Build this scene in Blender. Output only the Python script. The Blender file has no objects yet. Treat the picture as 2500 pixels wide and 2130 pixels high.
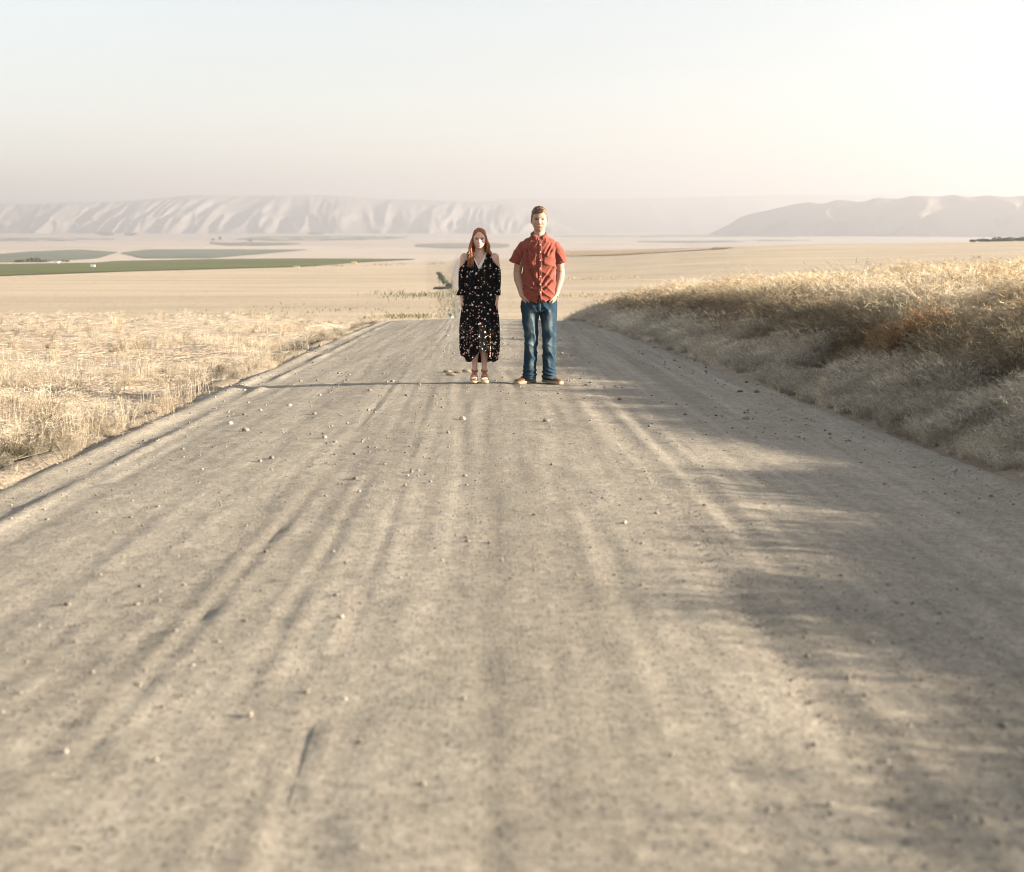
import bpy, math, random
import numpy as np
from mathutils import Vector
from mathutils.bvhtree import BVHTree

scene = bpy.context.scene
COL = scene.collection
R = math.radians

# ------------------------------------------------------------------ camera, sky, sun, exposure
CAM_Z = 1.07
cam_d = bpy.data.cameras.new("camera")
cam = bpy.data.objects.new("camera", cam_d)
COL.objects.link(cam)
cam.location = (0, 0, CAM_Z)
cam.rotation_euler = (R(90), 0, 0)
cam_d.sensor_width = 36
cam_d.sensor_fit = 'HORIZONTAL'
cam_d.lens = 50
cam_d.shift_y = -0.198
cam_d.clip_start = 0.05
cam_d.clip_end = 60000
cam_d.dof.use_dof = True
cam_d.dof.focus_distance = 14.7
cam_d.dof.aperture_fstop = 3.2
scene.camera = cam

SUN_EL, SUN_AZ = 12.0, 7.0          # degrees above the horizon; degrees in front of "exactly right"
sun_vec = Vector((math.cos(R(SUN_EL)) * math.cos(R(SUN_AZ)),
                  -math.cos(R(SUN_EL)) * math.sin(R(SUN_AZ)), math.sin(R(SUN_EL))))
world = bpy.data.worlds.new("World")
scene.world = world
world.use_nodes = True
wn = world.node_tree
wn.nodes.clear()
sky = wn.nodes.new('ShaderNodeTexSky')
sky.sky_type = 'NISHITA'
sky.sun_disc = False
sky.sun_elevation = R(SUN_EL)
sky.sun_rotation = R(90 + SUN_AZ)
sky.altitude = 300
sky.air_density = 1.0
sky.dust_density = 1.4
sky.ozone_density = 1.0
bg = wn.nodes.new('ShaderNodeBackground')
bg.inputs['Strength'].default_value = 0.05
wo = wn.nodes.new('ShaderNodeOutputWorld')
hs = wn.nodes.new('ShaderNodeHueSaturation')
hs.inputs['Saturation'].default_value = 0.44
wn.links.new(sky.outputs[0], hs.inputs['Color'])
wn.links.new(hs.outputs[0], bg.inputs['Color'])
wn.links.new(bg.outputs[0], wo.inputs['Surface'])

sun_d = bpy.data.lights.new("sun", 'SUN')
sun_d.energy = 5.0
sun_d.angle = R(0.53)
sun_d.color = (1.0, 0.87, 0.70)
sun = bpy.data.objects.new("sun", sun_d)
COL.objects.link(sun)
sun.location = (60, -10, 40)
sun.rotation_euler = sun_vec.to_track_quat('Z', 'Y').to_euler()

scene.view_settings.view_transform = 'Standard'
scene.view_settings.look = 'None'
scene.view_settings.gamma = 1.0
scene.view_settings.use_curve_mapping = False
scene.view_settings.exposure = 2.54
scene.render.engine = 'CYCLES'
scene.cycles.max_bounces = 6
scene.cycles.diffuse_bounces = 3
scene.cycles.glossy_bounces = 2
scene.cycles.transmission_bounces = 3
scene.cycles.transparent_max_bounces = 6
scene.cycles.volume_bounces = 0
scene.cycles.filter_width = 1.1
scene.cycles.use_denoising = True
scene.cycles.use_adaptive_sampling = True
scene.cycles.adaptive_threshold = 0.02

# ------------------------------------------------------------------ numeric helpers
rng = np.random.default_rng(7)


def _hash(ix, iy, iz, seed):
    h = (ix.astype(np.int64) * 374761393 + iy.astype(np.int64) * 668265263 +
         iz.astype(np.int64) * 2147483647 + seed * 1274126177) & 0xffffffff
    h = ((h ^ (h >> 13)) * 1274126177) & 0xffffffff
    h = h ^ (h >> 16)
    return (h & 0xffff) / 65535.0


def noise2(x, y, seed=0):
    x = np.asarray(x, float); y = np.asarray(y, float)
    x, y = np.broadcast_arrays(x, y)
    ix = np.floor(x); iy = np.floor(y)
    fx = x - ix; fy = y - iy
    fx = fx * fx * (3 - 2 * fx); fy = fy * fy * (3 - 2 * fy)
    ix = ix.astype(np.int64); iy = iy.astype(np.int64); z = np.zeros_like(ix)
    a = _hash(ix, iy, z, seed); b = _hash(ix + 1, iy, z, seed)
    c = _hash(ix, iy + 1, z, seed); d = _hash(ix + 1, iy + 1, z, seed)
    return (a + (b - a) * fx) * (1 - fy) + (c + (d - c) * fx) * fy


def fbm2(x, y, seed=0, octaves=4):
    s = 0; a = 0.5; t = 0
    for k in range(octaves):
        s = s + a * noise2(np.asarray(x) * 2 ** k, np.asarray(y) * 2 ** k, seed + k * 17)
        t += a; a *= 0.5
    return s / t


def noise3(p, scale=1.0, seed=0):
    p = np.asarray(p, float) * scale
    i = np.floor(p); f = p - i
    f = f * f * (3 - 2 * f)
    i = i.astype(np.int64)
    out = 0
    for dx in (0, 1):
        for dy in (0, 1):
            for dz in (0, 1):
                w = (f[:, 0] if dx else 1 - f[:, 0]) * (f[:, 1] if dy else 1 - f[:, 1]) * (f[:, 2] if dz else 1 - f[:, 2])
                out = out + w * _hash(i[:, 0] + dx, i[:, 1] + dy, i[:, 2] + dz, seed)
    return out


def sstep(a, b, x):
    t = np.clip((np.asarray(x, float) - a) / (b - a), 0, 1)
    return t * t * (3 - 2 * t)


def hermite(xk, yk):
    """monotone cubic through the knots"""
    xk = np.array(xk, float); yk = np.array(yk, float)
    h = np.diff(xk); d = np.diff(yk) / h
    m = np.zeros_like(xk)
    m[0] = d[0]; m[-1] = d[-1]
    for i in range(1, len(xk) - 1):
        if d[i - 1] * d[i] > 0:
            w1 = 2 * h[i] + h[i - 1]; w2 = h[i] + 2 * h[i - 1]
            m[i] = (w1 + w2) / (w1 / d[i - 1] + w2 / d[i])

    def f(x):
        x = np.clip(np.asarray(x, float), xk[0], xk[-1])
        i = np.clip(np.searchsorted(xk, x) - 1, 0, len(h) - 1)
        t = (x - xk[i]) / h[i]
        return ((1 + 2 * t) * (1 - t) ** 2 * yk[i] + t * (1 - t) ** 2 * h[i] * m[i] +
                t * t * (3 - 2 * t) * yk[i + 1] + t * t * (t - 1) * h[i] * m[i + 1])
    return f


# ------------------------------------------------------------------ mesh helpers
def tag(o, label=None, cat=None, group=None, kind=None):
    if label: o['label'] = label
    if cat: o['category'] = cat
    if group: o['group'] = group
    if kind: o['kind'] = kind
    return o


def mesh_from(name, verts, faces, mat=None, smooth=True, colors=None):
    me = bpy.data.meshes.new(name)
    verts = np.asarray(verts, np.float32)
    if isinstance(faces, np.ndarray):
        nf, k = faces.shape
        me.vertices.add(len(verts))
        me.vertices.foreach_set('co', verts.ravel())
        me.loops.add(nf * k)
        me.loops.foreach_set('vertex_index', faces.astype(np.int32).ravel())
        me.polygons.add(nf)
        me.polygons.foreach_set('loop_start', np.arange(0, nf * k, k, dtype=np.int32))
        me.polygons.foreach_set('loop_total', np.full(nf, k, np.int32))
        me.update(calc_edges=True)
    else:
        me.from_pydata([tuple(map(float, v)) for v in verts], [], faces)
        me.update()
    if smooth:
        me.polygons.foreach_set('use_smooth', np.ones(len(me.polygons), bool))
    if colors is not None:
        a = me.color_attributes.new('Col', 'FLOAT_COLOR', 'POINT')
        c = np.ones((len(verts), 4), np.float32)
        c[:, :3] = colors
        a.data.foreach_set('color', c.ravel())
    if mat: me.materials.append(mat)
    return me


def obj(name, me, parent=None, loc=None):
    o = bpy.data.objects.new(name, me)
    COL.objects.link(o)
    if parent: o.parent = parent
    if loc is not None: o.location = loc
    return o


def empty(name, loc, rz=0):
    o = bpy.data.objects.new(name, None)
    o.empty_display_size = 0.2
    COL.objects.link(o)
    o.location = loc
    o.rotation_euler = (0, 0, rz)
    return o


class Geo:
    """collects closed shapes"""
    def __init__(self):
        self.v = []; self.f = []; self.n = 0

    def add(self, v, f):
        v = np.asarray(v, float)
        self.v.append(v)
        self.f += [tuple(i + self.n for i in q) for q in f]
        self.n += len(v)
        return self

    def tube(self, pts, rad, n=16, axis=(1, 0, 0), cap=True, twist=0.0):
        pts = np.array(pts, float)
        rad = [(r, r) if np.isscalar(r) else r for r in rad]
        m = len(pts)
        tan = np.gradient(pts, axis=0)
        tan /= np.linalg.norm(tan, axis=1)[:, None] + 1e-12
        ax = np.array(axis, float)
        th = np.linspace(0, 2 * np.pi, n, endpoint=False)
        V = []
        for i in range(m):
            t = tan[i]
            s = ax - t * (ax @ t)
            s /= np.linalg.norm(s) + 1e-9
            u = np.cross(t, s)
            a, b = rad[i]
            thh = th + twist * i
            V.append(pts[i] + np.outer(np.cos(thh), s) * a + np.outer(np.sin(thh), u) * b)
        V = np.concatenate(V)
        F = []
        for i in range(m - 1):
            for k in range(n):
                k2 = (k + 1) % n
                F.append((i * n + k, i * n + k2, (i + 1) * n + k2, (i + 1) * n + k))
        if cap:
            V = np.concatenate([V, pts[:1], pts[-1:]])
            c0, c1 = m * n, m * n + 1
            for k in range(n):
                k2 = (k + 1) % n
                F.append((c0, k2, k))
                F.append((c1, (m - 1) * n + k, (m - 1) * n + k2))
        return self.add(V, F)

    def ball(self, c, r, n=16, m=10):
        r = np.array(r if not np.isscalar(r) else (r, r, r), float)
        V = []; F = []
        for i in range(1, m):
            a = math.pi * i / m
            for k in range(n):
                b = 2 * math.pi * k / n
                V.append((math.sin(a) * math.cos(b), math.sin(a) * math.sin(b), math.cos(a)))
        top, bot = len(V), len(V) + 1
        V += [(0, 0, 1), (0, 0, -1)]
        for i in range(m - 2):
            for k in range(n):
                k2 = (k + 1) % n
                F.append((i * n + k, (i + 1) * n + k, (i + 1) * n + k2, i * n + k2))
        for k in range(n):
            k2 = (k + 1) % n
            F.append((top, k, k2))
            F.append((bot, (m - 2) * n + k2, (m - 2) * n + k))
        return self.add(np.array(V) * r + np.array(c, float), F)

    def box(self, c, s, rz=0.0):
        c = np.array(c, float); s = np.array(s, float) / 2
        V = np.array([(x, y, z) for x in (-1, 1) for y in (-1, 1) for z in (-1, 1)], float) * s
        ca, sa = math.cos(rz), math.sin(rz)
        V = np.stack([V[:, 0] * ca - V[:, 1] * sa, V[:, 0] * sa + V[:, 1] * ca, V[:, 2]], 1) + c
        return self.add(V, [(0, 1, 3, 2), (4, 6, 7, 5), (0, 4, 5, 1), (2, 3, 7, 6), (0, 2, 6, 4), (1, 5, 7, 3)])

    def arrays(self):
        return np.concatenate(self.v), self.f

    def mesh(self, name, mat=None, smooth=True, colors=None):
        v, f = self.arrays()
        return mesh_from(name, v, f, mat, smooth, colors)


def remesh(geo, voxel, smooth=4):
    """one continuous skin round the overlapping closed shapes; returns vertices and quads"""
    me = geo.mesh('body_shapes', None, False)
    o = bpy.data.objects.new('body_shapes', me)
    COL.objects.link(o)
    m = o.modifiers.new('r', 'REMESH'); m.mode = 'VOXEL'; m.voxel_size = voxel; m.adaptivity = 0
    if smooth:
        s = o.modifiers.new('s', 'SMOOTH'); s.factor = 0.5; s.iterations = smooth
    dg = bpy.context.evaluated_depsgraph_get()
    oe = o.evaluated_get(dg)
    m2 = oe.to_mesh()
    v = np.zeros(len(m2.vertices) * 3, np.float32); m2.vertices.foreach_get('co', v)
    f = [tuple(p.vertices) for p in m2.polygons]
    oe.to_mesh_clear()
    bpy.data.objects.remove(o); bpy.data.meshes.remove(me)
    v = v.reshape(-1, 3).astype(float)
    if all(len(q) == 4 for q in f): f = np.array(f)
    return v, f


def normals_of(v, f):
    me = mesh_from('n', v, f)
    n = np.zeros(len(v) * 3, np.float32)
    me.vertex_normals.foreach_get('vector', n)
    bpy.data.meshes.remove(me)
    return n.reshape(-1, 3).astype(float)


# ------------------------------------------------------------------ material helpers
class Mat:
    def __init__(self, name):
        self.m = bpy.data.materials.new(name)
        self.m.use_nodes = True
        self.t = self.m.node_tree
        self.b = self.t.nodes['Principled BSDF']
        self.out = self.t.nodes['Material Output']

    def n(self, typ, **kw):
        nd = self.t.nodes.new(typ)
        for k, v in kw.items():
            if k in nd.inputs.keys(): nd.inputs[k].default_value = v
            else: setattr(nd, k, v)
        return nd

    def l(self, a, b): self.t.links.new(a, b)

    def coords(self, scale=(1, 1, 1), rot=(0, 0, 0)):
        tc = self.n('ShaderNodeTexCoord'); mp = self.n('ShaderNodeMapping')
        mp.inputs['Scale'].default_value = scale; mp.inputs['Rotation'].default_value = rot
        self.l(tc.outputs['Object'], mp.inputs[0])
        return mp.outputs[0]

    def noise(self, vec, scale, detail=4, rough=0.55):
        nd = self.n('ShaderNodeTexNoise')
        nd.inputs['Scale'].default_value = scale; nd.inputs['Detail'].default_value = detail
        nd.inputs['Roughness'].default_value = rough
        if vec is not None: self.l(vec, nd.inputs['Vector'])
        return nd.outputs['Fac']

    def ramp(self, fac, stops, interp='LINEAR'):
        r = self.n('ShaderNodeValToRGB')
        r.color_ramp.interpolation = interp
        e = r.color_ramp.elements
        while len(e) < len(stops): e.new(0.5)
        for i, (p, c) in enumerate(stops):
            e[i].position = p
            e[i].color = (c, c, c, 1) if np.isscalar(c) else tuple(c) + (1,)
        self.l(fac, r.inputs[0])
        return r.outputs[0]

    def mix(self, a, b, fac=0.5, blend='MIX'):
        m = self.n('ShaderNodeMix', data_type='RGBA', blend_type=blend)
        for s, i in ((fac, 0), (a, 6), (b, 7)):
            if hasattr(s, 'is_output'): self.l(s, m.inputs[i])
            elif np.isscalar(s): m.inputs[i].default_value = s
            else: m.inputs[i].default_value = tuple(s) + (1,)
        return m.outputs[2]

    def attr(self, name='Col'):
        a = self.n('ShaderNodeAttribute'); a.attribute_name = name
        return a.outputs['Color']

    def bump(self, h, strength=0.5, dist=0.02, prev=None):
        b = self.n('ShaderNodeBump')
        b.inputs['Strength'].default_value = strength; b.inputs['Distance'].default_value = dist
        self.l(h, b.inputs['Height'])
        if prev is not None: self.l(prev, b.inputs['Normal'])
        return b.outputs[0]

    def done(self, color=None, rough=0.8, normal=None, spec=0.3, **kw):
        if color is not None:
            if hasattr(color, 'is_output'): self.l(color, self.b.inputs['Base Color'])
            else: self.b.inputs['Base Color'].default_value = tuple(color) + (1,)
        self.b.inputs['Roughness'].default_value = rough
        self.b.inputs['Specular IOR Level'].default_value = spec
        if normal is not None: self.l(normal, self.b.inputs['Normal'])
        for k, v in kw.items(): self.b.inputs[k].default_value = v
        return self.m


def plain(name, color, rough=0.7, var=0.12, scale=40, spec=0.3, bump=0.0, **kw):
    m = Mat(name)
    c = m.coords()
    nz = m.noise(c, scale)
    lo = tuple(x * (1 - var) for x in color); hi = tuple(min(1, x * (1 + var)) for x in color)
    nrm = m.bump(nz, 0.4, bump) if bump else None
    return m.done(m.ramp(nz, [(0.3, lo), (0.7, hi)]), rough, nrm, spec, **kw)


def blade_material(name, transl=0.35):
    m = Mat(name)
    col = m.attr()
    d = m.n('ShaderNodeBsdfDiffuse'); t = m.n('ShaderNodeBsdfTranslucent')
    m.l(col, d.inputs[0]); m.l(col, t.inputs[0])
    mx = m.n('ShaderNodeMixShader'); mx.inputs[0].default_value = transl
    m.l(d.outputs[0], mx.inputs[1]); m.l(t.outputs[0], mx.inputs[2])
    m.l(mx.outputs[0], m.out.inputs['Surface'])
    return m.m


# ------------------------------------------------------------------ the lie of the land
_C = hermite([-1500, -60, 0, 36, 42, 50, 60, 80, 100, 120, 150, 300, 450, 600, 800, 1200, 2000, 4000, 6000, 8000, 20000],
             [20, 1.98, 0, -1.19, -1.45, -2.1, -3.3, -5.9, -7.5, -7.9, -8.0, -9.3, -10.6, -12, -14, -17, -19, -18, -9, 0, 12])
_XC = hermite([-1500, -60, 0, 40, 80, 150, 250, 700, 2000, 20000], [43, 1.97, .23, -.93, -2.4, -4.9, -9.6, -26, -70, -500])
_BANK = hermite([0, .4, .9, 2.5, 5, 12, 18, 40, 100, 9000], [0, .03, .13, .48, .72, 1.24, 1.80, 2.1, 2.3, 2.4])
HALF = 2.93


def road_x(y): return _XC(y)


def camber(lat): return -0.10 * np.clip(np.abs(lat) / HALF, 0, 1) ** 1.6


def ground_h(x, y, road_cut=True):
    x = np.asarray(x, float); y = np.asarray(y, float)
    lat = x - road_x(y)
    left = sstep(-HALF - 0.3, -HALF - 6, lat)
    base = _C(y - 6.0 * left) + camber(lat)
    near = 1 - sstep(52, 80, y)
    # right hand bank and plateau
    s = np.maximum(lat - HALF, 0)
    z = base + _BANK(s) * near
    # left edge: low windrow, shallow ditch, then the stubble field
    sl = np.maximum(-lat - HALF, 0)
    z = z + near * (0.07 * noise2(y * .9, 0 * y, 20) * np.exp(-((sl - 0.05) / 0.16) ** 2) - 0.16 * np.exp(-((sl - 0.75) / 0.5) ** 2) * (.15 + 1.2 * noise2(y * .45, 0 * y, 19)) - 0.12 * sstep(.4, 3, sl))
    z = z + near * sstep(.25, 1.2, np.maximum(s, sl)) * 0.16 * (fbm2(x * .7, y * .7, 3) - .5)
    z = z + near * sstep(.1, .6, np.maximum(s, sl)) * 0.05 * (fbm2(x * 3, y * 3, 9) - .5)
    # far right-hand hill field
    yr = sstep(170, 600, y) * (1 - 0.9 * sstep(620, 1000, y))
    lx = np.interp(x / np.maximum(y, 1), [-0.06, 0.04, 0.16, 0.36, 0.6], [0, 3.0, 7.8, 9.9, 11.5])
    z = z + yr * lx
    # far undulation
    far = sstep(130, 500, y)
    z = z + far * (fbm2(x / 90, y / 140, 21, 3) - .5) * np.interp(y, [130, 600, 1500, 6000], [.6, .8, 2.0, 5.0])
    if road_cut:
        z = z - 0.10 * (1 - sstep(HALF - .35, HALF + .02, np.abs(lat))) * (1 - sstep(85, 110, y))
    return z


def ground_at(x, y): return float(ground_h(np.array([x]), np.array([y]))[0])


_ym = np.concatenate([np.arange(45, 700, 1.5), np.geomspace(700, 15000, 900)])


def on_ground(px, row):
    """the point of the far terrain seen along a given line of sight from the photographer's place (2072 px wide picture)"""
    k = 36 / 50 / 2072
    x = (px - 1036) * k * _ym
    z = CAM_Z - (row - 472) * k * _ym
    d = z - ground_h(x, _ym)
    # last crossing from above (the far side of the dip, not the near crest)
    below = np.where((d[:-1] > 0) & (d[1:] <= 0) & (_ym[1:] > 120))[0]
    i = below[0] if len(below) else len(_ym) - 2
    y = _ym[i] + (_ym[i + 1] - _ym[i]) * (d[i] / (d[i] - d[i + 1] + 1e-9) if len(below) else 0)
    return (px - 1036) * k * y, y


# ------------------------------------------------------------------ ground sheet
def ground_material():
    m = Mat('dry_field')
    c = m.coords()
    col = m.attr()
    n1 = m.noise(c, 2.2, 6, .65)
    n2 = m.noise(c, 26, 4, .6)
    st = m.noise(m.coords((.012, .12, 1)), 1.0, 5, .6)
    v = m.ramp(n1, [(.3, .72), (.7, 1.2)])
    v2 = m.ramp(n2, [(.35, .82), (.65, 1.15)])
    v3 = m.ramp(st, [(.35, .88), (.65, 1.08)])
    cc = m.mix(m.mix(m.mix(col, v, 1, 'MULTIPLY'), v2, 1, 'MULTIPLY'), v3, 1, 'MULTIPLY')
    nrm = m.bump(n2, .8, .03, m.bump(n1, .6, .12))
    return m.done(cc, .95, nrm, .1)


def graded(parts):
    out = []
    for a, b, s in parts: out.append(np.arange(a, b, s))
    return np.unique(np.concatenate(out))


lat = np.concatenate([-np.geomspace(9000, 20, 45), graded([(-20, -8, .5), (-8, -5, .2), (-5, -2.4, .09), (-2.4, 2.4, .4), (2.4, 5.5, .09), (5.5, 9, .2), (9, 24, .5)]),
                      np.geomspace(24, 9000, 45)])
ys = np.concatenate([-np.geomspace(1500, 12, 14), graded([(-12, 4, .5), (4, 26, .14), (26, 56, .3), (56, 160, 2), (160, 1000, 8)]), np.geomspace(1000, 17000, 140)])
LA, YY = np.meshgrid(lat, ys)
XX = LA + road_x(YY)
ZZ = ground_h(XX, YY)
nv = XX.size
ii = np.arange(nv).reshape(XX.shape)
F = np.stack([ii[:-1, :-1], ii[:-1, 1:], ii[1:, 1:], ii[1:, :-1]], -1).reshape(-1, 4)
# the real colours of the soil and crops
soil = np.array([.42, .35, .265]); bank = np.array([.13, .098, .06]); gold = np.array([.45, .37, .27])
vall = np.array([.45, .385, .325]); verge = np.array([.30, .245, .18])
x_, y_, l_ = XX.ravel(), YY.ravel(), LA.ravel()
w = fbm2(x_ * .5, y_ * .5, 40)[:, None]
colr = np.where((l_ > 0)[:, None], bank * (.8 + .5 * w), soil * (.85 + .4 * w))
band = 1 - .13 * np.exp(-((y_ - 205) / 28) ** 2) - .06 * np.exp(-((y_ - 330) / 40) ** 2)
e = ((1 - sstep(.1, 1.0, np.abs(l_) - HALF)))[:, None]
colr = colr * (1 - e) + verge * e
t = sstep(46, 62, y_)[:, None]
g2 = gold * (.9 + .25 * fbm2(x_ / 25, y_ / 8, 50)[:, None])
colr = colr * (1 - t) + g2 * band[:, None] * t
t = sstep(560, 760, y_)[:, None]
v2 = vall * (.85 + .35 * fbm2(x_ / 160, y_ / 260, 60)[:, None])
colr = colr * (1 - t) + v2 * t
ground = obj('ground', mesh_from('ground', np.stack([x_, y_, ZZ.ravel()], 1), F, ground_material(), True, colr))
tag(ground, 'dry stubble fields and valley floor', None, None, 'structure')


# ------------------------------------------------------------------ gravel road
def road_z(lat, y):
    """height of the driven surface: camber, tyre tracks, washboard, loose ridges"""
    lat = np.asarray(lat, float); y = np.asarray(y, float)
    z = _C(y) + camber(lat)
    near = 1 - sstep(45, 70, y)
    r = 0 * lat
    wig = .05 * (noise2(y * .25, 0 * y, 5) - .5)
    for l0, l1, wd, dp in ((.80, 1.05, .085, .012), (1.02, 1.24, .06, .011), (-1.05, -.98, .03, .009), (-.80, -.78, .03, .007),
                           (-.60, -.62, .02, .008), (-1.75, -1.7, .10, .006), (.25, .1, .05, .007), (1.75, 1.9, .12, .007), (-.28, -.2, .04, .007)):
        c = l0 + (l1 - l0) * np.clip((y - 10) / 12, -1, 3) + wig + .02 * (noise2(y * .9, 0 * y + l0 * 7, 6) - .5)
        g = (lat - c) / wd
        fade = .55 * sstep(.25, .7, noise2(y * .3 + l0 * 31, 0 * y, 8)) * (.5 + .8 * noise2(y * 1.7 + l0 * 11, 0 * y, 18))
        r = r - dp * fade * np.exp(-g * g * 1.6) + dp * .55 * fade * (np.exp(-((np.abs(g) - 1.7) / .55) ** 2))
    # tread lugs inside the two fresh tracks on the right
    c = .80 + .25 * np.clip((y - 10) / 12, -1, 3) + wig
    r = r + .007 * np.exp(-((lat - c) / .06) ** 2) * np.sin(y * 62 + np.sign(lat - c) * 1.2) * sstep(21, 17, y)
    c2 = -1.05 + .07 * np.clip((y - 10) / 12, -1, 3) + wig
    r = r + .004 * np.exp(-((lat - c2 + .12) / .07) ** 2) * np.sin(y * 70 + np.sign(lat - c2 + .12) * 1.4) * sstep(12, 9, y)
    # edge windrows of loose gravel
    r = r + .028 * np.exp(-((lat + 2.72) / .10) ** 2) * (.5 + noise2(y * .8, 0 * y, 14))
    r = r + .022 * np.exp(-((lat + 2.42) / .06) ** 2) * noise2(y * 1.1, 0 * y, 15)
    r = r + .028 * np.exp(-((lat - 2.75) / .16) ** 2) * (.4 + noise2(y * .8, 0 * y, 16))
    # long drag streaks and general roughness
    r = r + .0035 * (noise2(lat * 14, y * .35, 30) - .5) + .003 * (noise2(lat * 30, y * .5, 31) - .5) * sstep(.35, .7, noise2(lat * 1.2, y * .3, 33))
    r = r + .016 * (fbm2(lat * 1.0, y * .7, 32, 3) - .5) + .010 * (fbm2(lat * 9, y * 8, 34, 3) - .5)
    edge = -.16 * sstep(HALF - .08, HALF + .22, np.abs(lat) + .26 * (fbm2(y * .9, np.sign(lat) * 3.3, 37, 3) - .5) + .08 * (noise2(y * 5, np.sign(lat), 38) - .5))
    return z + near * r + edge


def road_material():
    m = Mat('gravel_road')
    c = m.coords((1, 1, 1), (0, 0, R(-1.7)))
    lng = m.coords((2.6, .09, 1), (0, 0, R(-1.7)))
    lng2 = m.coords((11, .22, 1), (0, 0, R(-1.7)))
    n1 = m.noise(lng, 1.0, 5, .6); n2 = m.noise(lng2, 1.0, 4, .6)
    n3 = m.noise(c, 3.0, 6, .65); n4 = m.noise(c, 26, 10, .80)
    base = m.ramp(n3, [(.3, (.27, .239, .19)), (.7, (.35, .31, .249))])
    base = m.mix(base, m.ramp(n1, [(.35, .80), (.65, 1.14)]), 1, 'MULTIPLY')
    base = m.mix(base, m.ramp(n2, [(.35, .88), (.65, 1.10)]), 1, 'MULTIPLY')
    base = m.mix(base, m.ramp(n4, [(.34, .62), (.66, 1.32)]), 1, 'MULTIPLY')
    vo = m.n('ShaderNodeTexVoronoi'); vo.inputs['Scale'].default_value = 62; m.l(c, vo.inputs['Vector'])
    pick = m.ramp(vo.outputs['Distance'], [(.20, 1.0), (.36, 0.0)])
    sep = m.n('ShaderNodeSeparateColor'); m.l(vo.outputs['Color'], sep.inputs[0])
    few = m.ramp(sep.outputs[0], [(.48, 0.0), (.54, 1.0)])
    pk = m.mix((0, 0, 0), pick, few)
    base = m.mix(base, m.ramp(sep.outputs[1], [(.2, (.13, .12, .11)), (.8, (.48, .44, .38))]), pk)
    vo2 = m.n('ShaderNodeTexVoronoi'); vo2.inputs['Scale'].default_value = 150; m.l(c, vo2.inputs['Vector'])
    sep2 = m.n('ShaderNodeSeparateColor'); m.l(vo2.outputs['Color'], sep2.inputs[0])
    pk2 = m.mix((0, 0, 0), m.ramp(vo2.outputs['Distance'], [(.22, 1.0), (.40, 0.0)]), m.ramp(sep2.outputs[0], [(.42, 0.0), (.5, 1.0)]))
    base = m.mix(base, m.ramp(sep2.outputs[1], [(.2, (.15, .135, .12)), (.8, (.42, .38, .32))]), pk2)
    nrm = m.bump(n4, .8, .010, m.bump(pk, .8, .012, m.bump(pk2, .7, .005, m.bump(n3, .5, .03))))
    return m.done(base, .95, nrm, .15)


rl = np.concatenate([np.arange(-3.22, -2.2, .022), np.arange(-2.2, 2.2, .027), np.arange(2.2, 3.25, .03)])
ry = np.concatenate([np.arange(-8, 2, .25), np.arange(2, 9, .035), np.arange(9, 22, .028), np.arange(22, 46, .07), np.arange(46, 56, .3), np.arange(56, 160, 2), np.arange(160, 904, 8)])
RL, RY = np.meshgrid(rl, ry)
RZ = road_z(RL, RY) + .05 * sstep(90, 200, RY)
farw = 1 - .58 * sstep(90, 140, RY)
RX = RL * farw + road_x(RY)
far = RY > 110
RZ = np.where(far, ground_h(RX, RY, False) + .02 - .10 * sstep(.78, 1.0, np.abs(RL) / 3.2), RZ)
ii = np.arange(RX.size).reshape(RX.shape)
F = np.stack([ii[:-1, :-1], ii[:-1, 1:], ii[1:, 1:], ii[1:, :-1]], -1).reshape(-1, 4)
road = obj('road', mesh_from('road', np.stack([RX.ravel(), RY.ravel(), RZ.ravel()], 1), F, road_material()))
tag(road, 'straight gravel road running over the crest and down to the valley', None, None, 'structure')


def surf(x, y):
    l = float(x - road_x(y))
    if abs(l) < HALF - .1: return float(road_z(np.array([l]), np.array([y]))[0])
    return ground_at(x, y)


# ------------------------------------------------------------------ fields on the valley floor
def field(name, bottom, top, color, label, lift=.22, nu=110, nv_=12, rough=.12, scale=.02):
    bx = np.array(bottom, float); tx = np.array(top, float)
    u = np.linspace(0, 1, nu)

    def line(a):
        L = np.linspace(a[0, 0], a[-1, 0], nu)
        return L, np.interp(L, a[:, 0], a[:, 1])
    B = [on_ground(p, r) for p, r in zip(*line(bx))]
    T = [on_ground(p, r) for p, r in zip(*line(tx))]
    B = np.array(B); T = np.array(T)
    P = np.stack([B + (T - B) * t for t in np.linspace(0, 1, nv_)])
    z = ground_h(P[..., 0], P[..., 1]) + lift
    V = np.concatenate([P, z[..., None]], -1).reshape(-1, 3)
    ii = np.arange(nu * nv_).reshape(nv_, nu)
    F = np.stack([ii[:-1, :-1], ii[:-1, 1:], ii[1:, 1:], ii[1:, :-1]], -1).reshape(-1, 4)
    o = obj(name, mesh_from(name, V, F, plain(name, color, .95, rough, scale, .05)))
    return tag(o, label, None, None, 'structure')


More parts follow.
